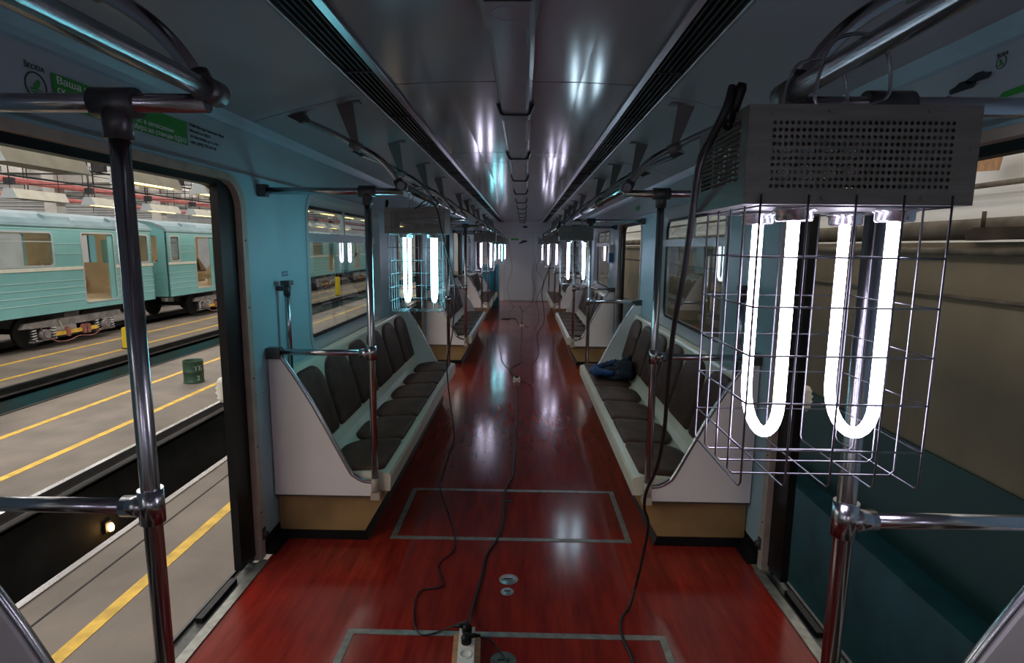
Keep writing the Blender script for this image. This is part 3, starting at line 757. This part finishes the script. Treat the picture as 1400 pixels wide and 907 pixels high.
# floor hatches and discs
for i, (ya, yb) in enumerate(((2.935, 3.60), (1.30, 2.18))):
    e = MB(); w_ = .03; X = .665
    e.box(-X, X, ya, ya + w_, .0004, .003); e.box(-X, X, yb - w_, yb, .0004, .003); e.box(-X, -X + w_, ya + w_, yb - w_, .0004, .003); e.box(X - w_, X, ya + w_, yb - w_, .0004, .003)
    o = e.build('hatch_frame', M['sil'], None); tag(o, ['metal edged floor hatch frame between the nearest bench ends', 'metal edged floor hatch frame under the near power strip'][i], 'floor hatch')
for (x, y, r, m_, lab) in ((.0, 2.568, .046, 'disc', 'larger shiny steel disc set in the red floor'), (-.003, 2.468, .031, 'disc', 'smaller shiny steel disc beside the larger one in the floor'), (-.005, 2.015, .052, 'ddisc', 'dull grey round plate with slot beside the power strip')):
    e = empty('floor_plate', (x, y, 0)); tag(e, lab, 'floor plate')
    MB().lathe([(0, .004), (r * .82, .004), (r * .86, .0025), (r * .9, .004), (r, .001)], 28).build('disc', M[m_], e)
    MB().box(-r * .45, r * .45, -.004, .004, .004, .0048).build('slot', M['black'], e)
o = MB().box(-.03, .03, -.012, .012, .0003, .002).build('floor_plate', M['black'], None, (-.03, 3.43, 0)); tag(o, 'tiny dark slot plate inside the farther floor hatch', 'floor plate')

# jacket on right bench
def jacket():
    vs = []; fs = []; nu, nv = 56, 28
    for i in range(nv + 1):
        ph = PI * i / nv
        for j in range(nu):
            th = 2 * PI * j / nu
            d = Vector((math.sin(ph) * math.cos(th), math.sin(ph) * math.sin(th), math.cos(ph)))
            hx = d.x * .20; 
            top = .085 + .14 * max(0, min(1, (d.x + .25) / .8))
            p = Vector((hx, d.y * (.14 + .03 * d.x), max(-.0, d.z) * top))
            q = d * 2.6
            nn = noise.fractal(q, 1.0, 2.0, 4) * .05 + abs(noise.noise(q * 1.9)) * -.035
            p += d * nn; p.z = max(0, p.z)
            vs.append(p)
    for i in range(nv):
        for j in range(nu):
            fs.append((i * nu + j, i * nu + (j + 1) % nu, (i + 1) * nu + (j + 1) % nu, (i + 1) * nu + j))
    return MB().add(vs, fs, True)
jk = empty('jacket', (.925, 5.17, .424)); tag(jk, 'crumpled dark blue jacket lying on the nearest full right bench', 'jacket')
jb = jacket().build('jacket_body', M['jacketd'], jk)
sl = MB(); pts = bez([(-.05, -.10, .05), (-.15, -.08, .055), (-.21, .0, .055), (-.17, .08, .06), (-.08, .10, .09), (.0, .06, .135)], 6)
sl.tube(pts, [.022 + .018 * math.sin(PI * i / (len(pts) - 1)) + .004 * math.sin(i * 2.1) for i in range(len(pts))], 12); sl.build('sleeve', M['jacket'], jk)

# teal board at far left, small wall boxes
e = empty('teal_board', (-.84, 15.52, 0)); tag(e, 'tall teal board standing at the far left before the end wall', 'board')
MB().box(-.30, .20, 0, .03, 0, 1.12).build('board_panel', M['tealcloth'], e)
MB().box(.15, .23, .04, .10, 0, 1.5).build('upright_post', M['beige'], e)
e = empty('control_box', (1.275, 7.96, 1.40)); tag(e, 'small blue and grey control box on the right wall past the second right doorway', 'box')
MB().box(-.06, 0, -.06, .06, 0, .13).build('box_body', M['bluep'], e); MB().box(-.055, 0, -.05, .05, .13, .24).build('box_top', M['whitep'], e)
e = MB().box(-.004, -.0005, -.09, .09, 0, .05).build('exit_sticker', M['green'], None, (1.272, 6.3, 2.0)); tag(e, 'small green sticker on the right band above the second right doorway', 'sticker')
for s, side in ((-1, 'left'), (1, 'right')):
    e = MB(); e.lathe([(0, -.04), (.03, -.04), (.042, -.025), (.036, -.02), (.048, -.005), (.04, 0), (.048, .012), (.038, .02), (.042, .03), (.03, .045), (0, .05)], 20)
    for p in e.v: p.z *= 1.4
    e.cyl((-s * .065, 0, 0), (0, 0, 0), .02)
    o = e.build('marker_lamp', M['rib'], None, (s * 1.425, 2.745, .88)); tag(o, 'ribbed milky marker lamp on the outer car side past the near %s doorway' % side, 'lamp')

# ---------------------------------------------------------------- depot hall outside, left
ZH = -1.1
mb = MB()
TR = [-4.43, -8.87, -13.3]
xs = [-1.55]; 
segs = [(-3.66, -.78 - .65), (-8.10, -5.20), (-12.53, -9.64), (-32, -14.07)]
for a, b in segs: mb.box(a, b, -12, 62, ZH - .25, ZH)
mb.box(1.5, 3.4, -12, 62, ZH - .9, ZH - .6)
struct(mb.build('depot_floor', M['asphalt']))
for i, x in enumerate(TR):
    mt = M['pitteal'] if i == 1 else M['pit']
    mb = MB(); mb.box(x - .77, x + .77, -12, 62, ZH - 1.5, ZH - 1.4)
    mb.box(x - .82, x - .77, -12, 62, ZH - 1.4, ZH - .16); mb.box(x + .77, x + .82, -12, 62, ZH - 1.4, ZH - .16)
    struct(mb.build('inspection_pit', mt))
    for sx in (-1, 1):
        r = MB(); cx = x + sx * .735
        r.prism([(cx - .035, 0), (cx + .035, 0), (cx + .035, -.035), (cx + .01, -.045), (cx + .01, -.13), (cx + .06, -.15), (cx + .06, -.17), (cx - .06, -.17), (cx - .06, -.15), (cx - .01, -.13), (cx - .01, -.045), (cx - .035, -.035)], -12, 62, lambda a, b, t: (a, t, ZH + .012 + b))
        o = r.build('track_rail', M['rail'] if i != 1 else M['pit']); tag(o, '%s rail of the %s depot track from the car' % (('farther', 'nearer')[sx > 0], ('first', 'second', 'third')[i]), 'rail', 'depot track rails')
mb = MB()
for x in (-2.97, -5.92, -7.18, -10.2, -11.45): mb.box(x - .055, x + .055, -12, 62, ZH, ZH + .004)
struct(mb.build('floor_line', M['yline']))
mb = MB(); mb.box(-3.42, -3.40, -12, 62, ZH, ZH + .003); struct(mb.build('floor_joint', M['pit']))
e = empty('pit_lamp', (-5.19, 6.67, -1.96)); tag(e, 'glowing orange bulb on the wall of the first inspection pit', 'lamp')
MB().lathe([(0, -.05), (.025, -.045), (.035, -.01), (.03, .03), (.015, .05), (0, .05)], 14, (.06, 0, 0)).build('bulb', M['bulb'], e)
MB().box(0, .03, -.05, .05, -.06, .07).build('lamp_base', M['dark'], e)

mb = MB(); mb.box(-16.1, -15.7, -12, 62, ZH, -.15); struct(mb.build('shade_backing', M['dark']))  # added dark strip behind the cars, standing in for shade underneath them
# bucket drum
e = empty('painted_drum', (-6.42, 10.85, ZH)); tag(e, 'dark green open drum with white painted figures on the depot floor', 'drum')
d = MB(); d.lathe([(0, .01), (.185, .0), (.19, .02), (.18, .03), (.18, .21), (.187, .22), (.18, .23), (.18, .42), (.19, .44), (.178, .44), (.17, .42), (.17, .03), (0, .03)], 32); d.build('drum_body', M['bucket'], e)
def wrapt(s_, z0, a0, size):
    t = text('painted_figure', s_, size, (0, 0, 0), Matrix.Identity(4), M['white'], e)
    for v in t.data.vertices:
        a = a0 + v.co.x / .18; zz = v.co.y + z0; t.data.vertices[v.index].co = Vector((.1815 * math.sin(a), -.1815 * math.cos(a), zz))
    return t
wrapt('ТБ', .25, .55, .13); wrapt('2', .06, .80, .13)
# yellow block beacon
e = empty('yellow_marker', (-10.1, 14.3, ZH)); tag(e, 'upright bright yellow plastic marker standing on the far depot aisle', 'marker')
MB().plate(rrect(-.14, .14, 0, .56, .05), [], -.06, .06, lambda a, b, t: (a, t, b)).build('marker_body', M['yplast'], e)
MB().box(-.16, .16, -.09, .09, 0, .03).build('marker_base', M['dark'], e)
e = empty('yellow_marker', (-9.95, 30.5, ZH)); tag(e, 'small yellow post seen through the first left window', 'marker')
MB().plate(rrect(-.12, .12, 0, 1.0, .04), [], -.06, .06, lambda a, b, t: (a, t, b)).build('marker_body', M['yplast'], e)
MB().box(-.14, .14, -.09, .09, 0, .03).build('marker_base', M['dark'], e)
e = empty('litter_bin', (-9.9, 23.5, ZH)); tag(e, 'dark round bin on the far aisle seen through the first left window', 'bin')
MB().lathe([(0, 0), (.22, .01), (.25, .65), (.23, .66), (.2, .05), (0, .05)], 24).build('bin_body', M['dark'], e)

# trains
XT = -11.95; CL = 18.9
def make_car():
    e = empty('train_car', (XT, 0, ZH))
    def T(x, y, z_): return (x, y, z_ - ZH)
    dc = [2.28 + PITCH * k for k in range(4)]; wc = [2.28 + PITCH * (k + .5) for k in range(3)]
    rib = MB()
    for side, x0, x1 in ((0, 0, -.06), (1, -2.64, -2.70)):
        holes = [rrect(c - .61, c + .61, -.02, 1.845, [.08, .08, .01, .01], 4) for c in dc] + [rrect(c - .82, c + .82, 1.0, 1.85, .10, 5) for c in wc] + [rrect(.17, .70, 1.0, 1.86, .09, 5), rrect(CL - .70, CL - .17, 1.0, 1.86, .09, 5)]
        m_ = MB().plate([(0, -.2), (CL, -.2), (CL, 2.0), (0, 2.0)], holes, x0, x1, lambda a, b, t: T(t, a, b))
        sgn = 1 if side == 0 else -1; xo = x0 if side == 0 else x1
        # ribs
        for zz in (.60, .42, .24, .06, 1.3, 1.55, 1.92):
            edges = [0] + [q for c in dc for q in (c - .64, c + .64)] + [CL]
            if zz > 1.0 and zz < 1.9:
                edges = sorted([0] + [q for c in dc for q in (c - .64, c + .64)] + [CL])
                pairs = []
                allh = sorted([(c - .64, c + .64) for c in dc] + [(c - .86, c + .86) for c in wc] + [(.14, .73), (CL - .73, CL - .14)])
                cur = 0
                for h in allh: pairs.append((cur, h[0])); cur = h[1]
                pairs.append((cur, CL))
            elif zz > 1.9: pairs = [(0, CL)]
            else: pairs = list(zip(edges[0::2], edges[1::2]))
            for a, b in pairs:
                if b - a > .02: rib.box(xo, xo + sgn * .009, a, b, zz - ZH, zz - ZH + .02)
        sw = m_.build('side_wall', M['train'], e); rib.build('rib_moulding', M['rib_highlight'], sw); rib = MB()
        li = -.062 if side == 0 else -2.638
        MB().plate([(.06, -.02), (CL - .06, -.02), (CL - .06, 1.98), (.06, 1.98)], [[(min(max(p[0], .07), CL - .07), min(max(p[1], -.01), 1.97)) for p in h] for h in holes], li, li - .01 if side == 0 else li + .01, lambda a, b, t: T(t, a, b)).build('inner_lining', M['tin'], sw)
        st_ = MB(); edges = [0] + [q for c in dc for q in (c - .64, c + .64)] + [CL]
        for a, b in zip(edges[0::2], edges[1::2]): st_.box(xo + sgn * .001, xo + sgn * .014, a, b, .88 - ZH, .965 - ZH)
        st_.build('cream_stripe', M['tstripe'], e)
        for c in wc + [.435, CL - .435]:
            hw, z1_ = (.82, 1.85) if c in wc else (.265, 1.86)
            f = MB().plate(rrect(c - hw - .02, c + hw + .02, .98, z1_ + .02, .11, 5), [rrect(c - hw + .03, c + hw - .03, 1.03, z1_ - .03, .08, 5)], xo, xo + sgn * .010, lambda a, b, t: T(t, a, b))
            if c in wc: f.box(xo - .0, xo + sgn * .012, c - hw, c + hw, 1.60 - ZH, 1.625 - ZH)
            w_ = f.build('window_frame', M['frame'], e)
            MB().plate(rrect(c - hw + .02, c + hw - .02, 1.02, z1_ - .02, .08, 5), [], xo - sgn * .03, xo - sgn * .026, lambda a, b, t: T(t, a, b)).build('glass_pane', M['glass'], w_)
        for c in dc:
            f = MB().plate(rrect(c - .64, c + .64, -.05, 1.88, .1, 5), [rrect(c - .60, c + .60, -.01, 1.84, .08, 5)], xo, xo + sgn * .012, lambda a, b, t: T(t, a, b))
            f.build('door_frame', M['frame'], e)
            if side == 0: MB().box(-.05, -.02, c + .40, c + .60, -.01 - ZH, 1.84 - ZH).build('door_leaf', M['train'], e)
    for y0, y1 in ((0, .05), (CL - .05, CL)):
        m_ = MB().plate([(-2.7, -.2), (0, -.2), (0, 2.0), (-.15, 2.18), (-.5, 2.30), (-1.35, 2.40), (-2.2, 2.30), (-2.55, 2.18), (-2.7, 2.0)], [rrect(-.95, -.35, .95, 1.85, .08, 4), rrect(-2.35, -1.75, .95, 1.85, .08, 4)], y0, y1, lambda a, b, t: T(a, t, b))
        yo = y0 - .01 if y0 == 0 else y1 + .001
        for zz in (.6, .4, .2, 0.0): m_.box(-2.6, -.1, yo, yo + .01, zz - ZH, zz - ZH + .02)
        m_.build('end_wall', M['train'], e)
        yi = .052 if y0 == 0 else CL - .062
        MB().plate([(-2.63, -.02), (-.07, -.02), (-.07, 1.98), (-2.63, 1.98)], [rrect(-.93, -.37, .97, 1.83, .08, 4), rrect(-2.33, -1.77, .97, 1.83, .08, 4), rrect(-1.6, -1.1, .95, 1.7, .05, 4)], yi, yi + .01, lambda a, b, t: T(a, t, b)).build('inner_lining', M['tin'], e)
    rf = MB().prism([(.03, 1.99), (.02, 2.06), (-.12, 2.18), (-.5, 2.31), (-1.35, 2.42), (-2.2, 2.31), (-2.58, 2.18), (-2.72, 2.06), (-2.73, 1.99), (-2.70, 2.0), (-2.2, 2.24), (-1.35, 2.36), (-.5, 2.24), (0, 2.0)], -.02, CL + .02, lambda a, b, t: T(a, t, b))
    for q in range(8): rf.prism([(-.12, 2.18), (-.3, 2.25), (-.3, 2.32), (-.14, 2.26)], 1.2 + q * 2.3, 2.0 + q * 2.3, lambda a, b, t: T(a, t, b))
    rf.build('roof', M['troof'], e)
    MB().box(-2.64, -.06, .05, CL - .05, -.12 - ZH, -.02 - ZH).build('floor_deck', M['tin'], e)
    MB().box(-1.6, -1.1, .5, CL - .5, 2.22 - ZH, 2.235 - ZH).build('added_fill_strip', M['interior_fill'], e)  # added glowing strip, only there to brighten the inside of the car
    for c in wc + [.0 + .75, CL - .75]:
        hw = 1.55 if c in wc else .6
        for xx in (-.1, -2.60):
            sx = -1 if xx > -1 else 1
            bn = MB().prism([(xx, .30), (xx + sx * .5, .30), (xx + sx * .5, .40), (xx + sx * .15, .42), (xx + sx * .05, .95), (xx, .95)], c - hw, c + hw, lambda a, b, t: T(a, t, b))
            bn.prism([(xx, .25), (xx + sx * .5, .25), (xx + sx * .5, .36), (xx + sx * .05, 1.05), (xx, 1.05)], c - hw, c - hw + .03, lambda a, b, t: T(a, t, b)); bn.prism([(xx, .25), (xx + sx * .5, .25), (xx + sx * .5, .36), (xx + sx * .05, 1.05), (xx, 1.05)], c + hw - .03, c + hw, lambda a, b, t: T(a, t, b))
            bn.box(xx, xx + sx * .35, c - hw, c + hw, -.02 - ZH, .30 - ZH)
            bn.build('bench', M['tin'], e)
            MB().prism([(xx + sx * .08, .40), (xx + sx * .49, .402), (xx + sx * .48, .44), (xx + sx * .17, .46), (xx + sx * .07, .93), (xx + sx * .02, .93)], c - hw + .04, c + hw - .04, lambda a, b, t: T(a, t, b)).build('bench_cushion', M['cushion'], e)
    for c in (3.25, CL - 3.25):
        b = MB(); b.prism([(c - 1.75, -.50), (c - 1.65, -.38), (c - .3, -.36), (c + 1.65, -.36), (c + 1.75, -.50), (c + .6, -.56), (c - .6, -.56)], -.16, -.08, lambda a, b_, t: T(t, a, b_))
        b.prism([(c - 1.75, -.50), (c - 1.65, -.38), (c - .3, -.36), (c + 1.65, -.36), (c + 1.75, -.50), (c + .6, -.56), (c - .6, -.56)], -2.62, -2.54, lambda a, b_, t: T(t, a, b_))
        b.box(-2.5, -.2, c - .25, c + .25, -.5 - ZH, -.25 - ZH)
        bg = b.build('bogie_frame', M['bogie'], e)
        for q in (-1.05, 1.05):
            sp = MB()
            for dy in (-.30, .30):
                pts = [(-.14 + .07 * math.cos(t_ * .9), c + q + dy + .07 * math.sin(t_ * .9), -.84 - ZH + t_ * .0095) for t_ in range(0, 34)]
                sp.tube(pts, .014, 6)
            sp.build('coil_spring', M['disc'], bg)
            ab = MB(); ab.cyl((-.05, c + q, -.72 - ZH), (-.24, c + q, -.72 - ZH), .14, 16); ab.box(-.2, -.1, c + q - .38, c + q + .38, -.88 - ZH, -.84 - ZH); ab.cyl((-.05, c + q, -.72 - ZH), (-.02, c + q, -.72 - ZH), .09, 12)
            ab.build('axle_box', M['bogie'], bg)
            for xx in (-.62, -2.14):
                wq = MB(); wq.cyl((xx, c + q, -.66 - ZH), (xx + .12, c + q, -.66 - ZH), .424, 32); wq.build('wheel', M['dark'], bg)
            MB().cyl((-.2, c + q, -.66 - ZH), (-2.5, c + q, -.66 - ZH), .07, 12).build('axle', M['dark'], bg)
        MB().box(-.10, -.06, c - .75, c + .70, -.80 - ZH, -.70 - ZH).build('collector_beam', M['ybar'], bg)
        MB().tube(bez([(-.08, c - 1.2, -.5 - ZH), (-.05, c - 1.1, -.7 - ZH), (-.04, c - .8, -.92 - ZH), (-.04, c - .4, -.97 - ZH), (-.05, c, -.9 - ZH), (-.05, c + .5, -.95 - ZH), (-.06, c + .9, -.8 - ZH)], 4), .014, 8).build('hose', M['rust'], bg)
        MB().tube(bez([(-.07, c - .6, -.42 - ZH), (-.04, c - .55, -.62 - ZH), (-.06, c - .5, -.7 - ZH)], 4), .012, 8).build('hose', M['beige'], bg)
        for q in (-.35, .2, .36): MB().prism([(c + q - .06, -.84), (c + q + .03, -.87), (c + q + .06, -.80), (c + q + .05, -.64), (c + q - .02, -.60), (c + q - .07, -.68)], -.12, -.03, lambda a, b_, t: T(t, a, b_)).build('brake_unit', M['rust'], bg)
    ub = MB()
    for (a, b_, h) in ((6.3, 7.6, .45), (7.9, 9.0, .5), (9.3, 10.4, .42), (10.7, 12.4, .5)): ub.box(-.5, -.15, a, b_, -.25 - h - ZH, -.22 - ZH)
    ub.box(-2.5, -.2, .2, CL - .2, -.26 - ZH, -.14 - ZH)
    ub.build('underframe_boxes', M['dark'], e)
    return e
car = make_car(); ends = [18.32 - CL, 19.12, 38.85]
tl = ['turquoise metro car outside the nearest left doorway, its open door and window in view', 'second turquoise metro car coupled beyond the first, its open door beside the black door jamb', 'third turquoise metro car seen through the first left window']
for i, y in enumerate(ends):
    o = car if i == 0 else copy_tree(car); o.location.y = y; tag(o, tl[i], 'train car', 'turquoise metro cars on the depot track')

# hall roof, far wall, beams, skylights
mb = MB(); mb.box(-32, 4.2, -12, 62, 6.6, 6.8); struct(mb.build('depot_roof', M['hroof']))
mb = MB(); mb.box(-32.2, -32, -12, 62, ZH, 6.8); struct(mb.build('depot_wall_left', M['hroof']))
mb = MB(); mb.box(-32, 4.2, 62, 62.2, ZH - 1.5, 6.8); mb.box(-32, 4.2, -12.2, -12, ZH - 1.5, 6.8); struct(mb.build('depot_wall_end', M['hroof']))
for k in range(12):
    y = 2.6 + k * 5.5
    o = MB().prism([(-.15, 0), (.15, 0), (.22, .55), (-.22, .55)], -31.8, -1.8, lambda a, b, t: (t, a, b)).build('roof_beam', M['beam'], None, (0, y, 5.95)); struct(o)
    if k < 9:
        o = MB().box(-.2, .2, -.2, .2, 0, 7.05).build('column', M['beam'], None, (-15.6, y, ZH)); struct(o)
for x in (-8.9, -17.8, -26):
    o = MB().box(x - 1.1, x + 1.1, -10, 60, 6.56, 6.59).build('skylight', M['sky']); struct(o)

def longpipe(name, x, zz, r, m, lab, cat='pipe', y0=-8, y1=58):
    o = MB().cyl((0, y0, 0), (0, y1, 0), r, 12).build(name, m, None, (x, 0, zz)); tag(o, lab, cat)
longpipe('overhead_pipe', -15.2, 3.42, .09, M['redpipe'], 'upper faded red pipe running above the turquoise cars')
longpipe('overhead_pipe', -15.2, 2.98, .07, M['redpipe'], 'lower faded red pipe just above the roofs of the turquoise cars')
longpipe('overhead_pipe', -9.0, 3.72, .06, M['redpipe'], 'high red pipe behind the nearer row of lamp troughs')
longpipe('overhead_pipe', -21.5, 4.2, .10, M['redpipe'], 'farthest red pipe at the back of the depot hall')
for i, (x, zz) in enumerate(((-4.43, 2.62), (-8.87, 3.05), (-8.87, 2.75), (-13.3, 3.75), (-17.7, 4.3), (-17.7, 3.4))):
    longpipe('contact_wire', x, zz, .016, M['dark'], 'thin dark overhead wire over the depot tracks, %s' % ('nearest the car', 'upper of the second track', 'lower of the second track', 'over the turquoise cars', 'high behind the turquoise cars', 'low behind the turquoise cars')[i], 'wire')
# hangers and clutter on cross wires
for k in range(14):
    y = 3.9 + k * 2.75
    m_ = MB(); m_.cyl((-30, 0, 0), (-2.2, 0, 0), .014, 6); m_.cyl((-30, 0, .3), (-2.2, 0, .3), .010, 6)
    for x in (-4.43, -6.4, -8.87, -11.1, -13.3, -15.2, -17.7, -21.5): m_.cyl((x, 0, -.25), (x, 0, 2.4), .014, 6)
    for x in (-8.87, -13.3, -17.7): m_.box(x - .12, x + .12, -.05, .05, -.28, -.1)
    o = m_.build('suspension_wire', M['dark'], None, (0, y, 3.35)); tag(o, 'dark cross wire with droppers hung under the depot roof', 'wire', 'cross wires under the depot roof')
for k in range(8):
    y = 3.0 + k * 5.5
    m_ = MB(); m_.box(-30, -15.6, -.12, .12, 0, .5); m_.box(-24, -23.4, -.5, .9, -.5, .2); m_.box(-19, -18.2, -.3, .5, -.25, .1)
    o = m_.build('crossbeam', M['beam'], None, (0, y + 1.8, 4.35)); struct(o)
# lamp troughs
def make_trough():
    e = empty('lamp_trough', (0, 0, 0))
    MB().prism([(-.10, .15), (.10, .15), (.20, -.06), (.19, -.06), (.09, .13), (-.09, .13), (-.19, -.06), (-.20, -.06)], -.70, .70, lambda a, b, t: (a, t, b)).build('reflector', M['trough'], e)
    m_ = MB(); m_.prism([(-.10, .15), (.10, .15), (.20, -.06), (-.20, -.06)], -.71, -.695); m_.build('end_cap', M['frame'], e); m_ = MB(); m_.prism([(-.10, .15), (.10, .15), (.20, -.06), (-.20, -.06)], .695, .71); m_.build('end_cap', M['frame'], e)
    MB().cyl((-.05, -.6, .15), (-.05, -.6, 1.2), .008, 6).build('suspension_rod', M['dark'], e); MB().cyl((.05, .6, .15), (.05, .6, 1.2), .008, 6).build('suspension_rod', M['dark'], e)
    return e
tproto = None; bulbs = []
for row, (x, zz, ys_) in enumerate(((-6.6, 2.66, [7.9 + 2.3 * k for k in range(11)]), (-11.1, 2.60, [13.1 + 2.27 * k for k in range(11)]))):
    for k, y in enumerate(ys_):
        o = make_trough() if tproto is None else copy_tree(tproto)
        tproto = tproto or o; o.location = (x, y, zz)
        lab = 'beige lamp trough hanging over the depot aisle, number %d' % k
        tag(o, 'beige hanging lamp trough in the %s row, %s' % (('nearer', 'farther')[row], ('nearest of its row', 'second of its row', 'third of its row', 'fourth of its row')[k] if k < 4 else 'one of the small distant ones'), 'lamp', 'lamp troughs in the %s row%s' % (('nearer', 'farther')[row], '' if k < 4 else ', distant'))
        if k >= 1:
            m_ = MB(); m_.cyl((0, -.68, -.03), (0, .68, -.03), .03, 10)
            t = m_.build('lit_tube', M['glow_y'], o)

# ---------------------------------------------------------------- depot wall on the right
mb = MB(); mb.box(2.95, 3.15, -12, 62, ZH - 1, 1.66); mb.box(3.15, 3.9, -12, 62, 1.5, 1.64); struct(mb.build('depot_wall_right', M['hwall']))
mb = MB(); mb.box(2.935, 2.95, -12, 62, -.66, .19); struct(mb.build('dado', M['dado']))
mb = MB(); mb.box(2.70, 2.95, -12, 62, ZH - .6, -.66); struct(mb.build('ledge', M['ledge']))
mb = MB(); mb.box(3.9, 4.2, -12, 62, 1.4, 6.8); struct(mb.build('depot_upper_wall', M['hwhite']))
longpipe('lagged_pipe', 3.02, 1.745, .07, M['lagging'], 'thick soiled lagged pipe along the top of the right depot wall')
longpipe('wall_pipe', 2.90, 1.60, .025, M['lagging'], 'thin rusty pipe under the lagged pipe on the right depot wall')
longpipe('wall_pipe', 2.92, 1.30, .014, M['lagging'], 'thin brown conduit across the plaster of the right depot wall')
longpipe('wall_pipe', 3.7, 2.12, .022, M['lagging'], 'thin pipe in front of the whitewashed wall on the right')
e = empty('valve', (2.93, 3.62, 1.70)); tag(e, 'rusty valve and wooden block on the pipe outside the right doorway', 'valve')
MB().prism([(-.30, -.02), (.16, -.03), (.17, .02), (.10, .05), (-.30, .045)], -.04, .04, lambda a, b, t: (t, a, b)).build('block', M['rustd'], e); MB().cyl((0, .08, .045), (0, .08, .15), .012, 8).build('stem', M['rustd'], e)
for i, y in enumerate((3.60, 4.6)):
    o = MB().plate([(0, 0), (.25, .02), (.22, .16), (-.04, .2)], [], 0, .02, lambda a, b, t: (t, a, b)).build('hanging_rag', M['wood'], None, (3.68, y, 2.0 + .22 * i)); tag(o, ['brown rag hanging on the thin pipe at the right edge', 'brown rag hanging farther along the thin right pipe'][i], 'rag')

# ---------------------------------------------------------------- lights
def area(loc, rot, sx, sy, power, col, name='daylight'):
    l = bpy.data.lights.new(name, 'AREA'); l.shape = 'RECTANGLE'; l.size = sx; l.size_y = sy; l.energy = power; l.color = col
    o = bpy.data.objects.new(name, l); o.location = loc; o.rotation_euler = rot; C.objects.link(o); return o
area((-8.9, 18, 6.5), (0, 0, 0), 2.2, 60, 1900, (1.0, .94, .86), 'skylight_light')
area((-17.8, 18, 6.5), (0, 0, 0), 2.2, 60, 2800, (1.0, .96, .90), 'skylight_light')
area((-3.2, 14, 6.5), (0, 0, 0), 1.6, 50, 800, (1.0, .94, .86), 'skylight_light')
area((3.55, 14, 6.5), (0, 0, 0), .5, 50, 420, (1.0, .95, .88), 'skylight_light')
wd = bpy.data.worlds.new('World'); bpy.context.scene.world = wd; wd.use_nodes = True
wd.node_tree.nodes['Background'].inputs[0].default_value = (.8, .88, 1, 1); wd.node_tree.nodes['Background'].inputs[1].default_value = .3

# ---------------------------------------------------------------- camera
P_ = dict(f=780., pitch=-.1479, yaw=-.02, roll=.0098, cx=.0563, cz=1.6037)
cp, sp = math.cos(P_['pitch']), math.sin(P_['pitch']); cy_, sy_ = math.cos(P_['yaw']), math.sin(P_['yaw'])
fw = Vector((sy_ * cp, cy_ * cp, sp)); rr = Vector((cy_, -sy_, 0)); uu = rr.cross(fw)
c_, s_ = math.cos(P_['roll']), math.sin(P_['roll']); R = rr * c_ + uu * s_; U = uu * c_ - rr * s_
cd = bpy.data.cameras.new('camera'); cam = bpy.data.objects.new('camera', cd); C.objects.link(cam)
cd.sensor_fit = 'HORIZONTAL'; cd.sensor_width = 36; cd.lens = 780 / 1400 * 36; cd.clip_start = .02; cd.clip_end = 200
cam.matrix_world = Matrix(((R.x, U.x, -fw.x, P_['cx']), (R.y, U.y, -fw.y, 0), (R.z, U.z, -fw.z, P_['cz']), (0, 0, 0, 1)))
sc = bpy.context.scene; sc.camera = cam
sc.view_settings.view_transform = 'Standard'; sc.view_settings.look = 'None'; sc.view_settings.gamma = 1; sc.view_settings.exposure = 0; sc.view_settings.use_curve_mapping = False
sc.cycles.use_denoising = True
sc.cycles.max_bounces = 7; sc.cycles.diffuse_bounces = 4; sc.cycles.transparent_max_bounces = 16; sc.cycles.sample_clamp_indirect = 6
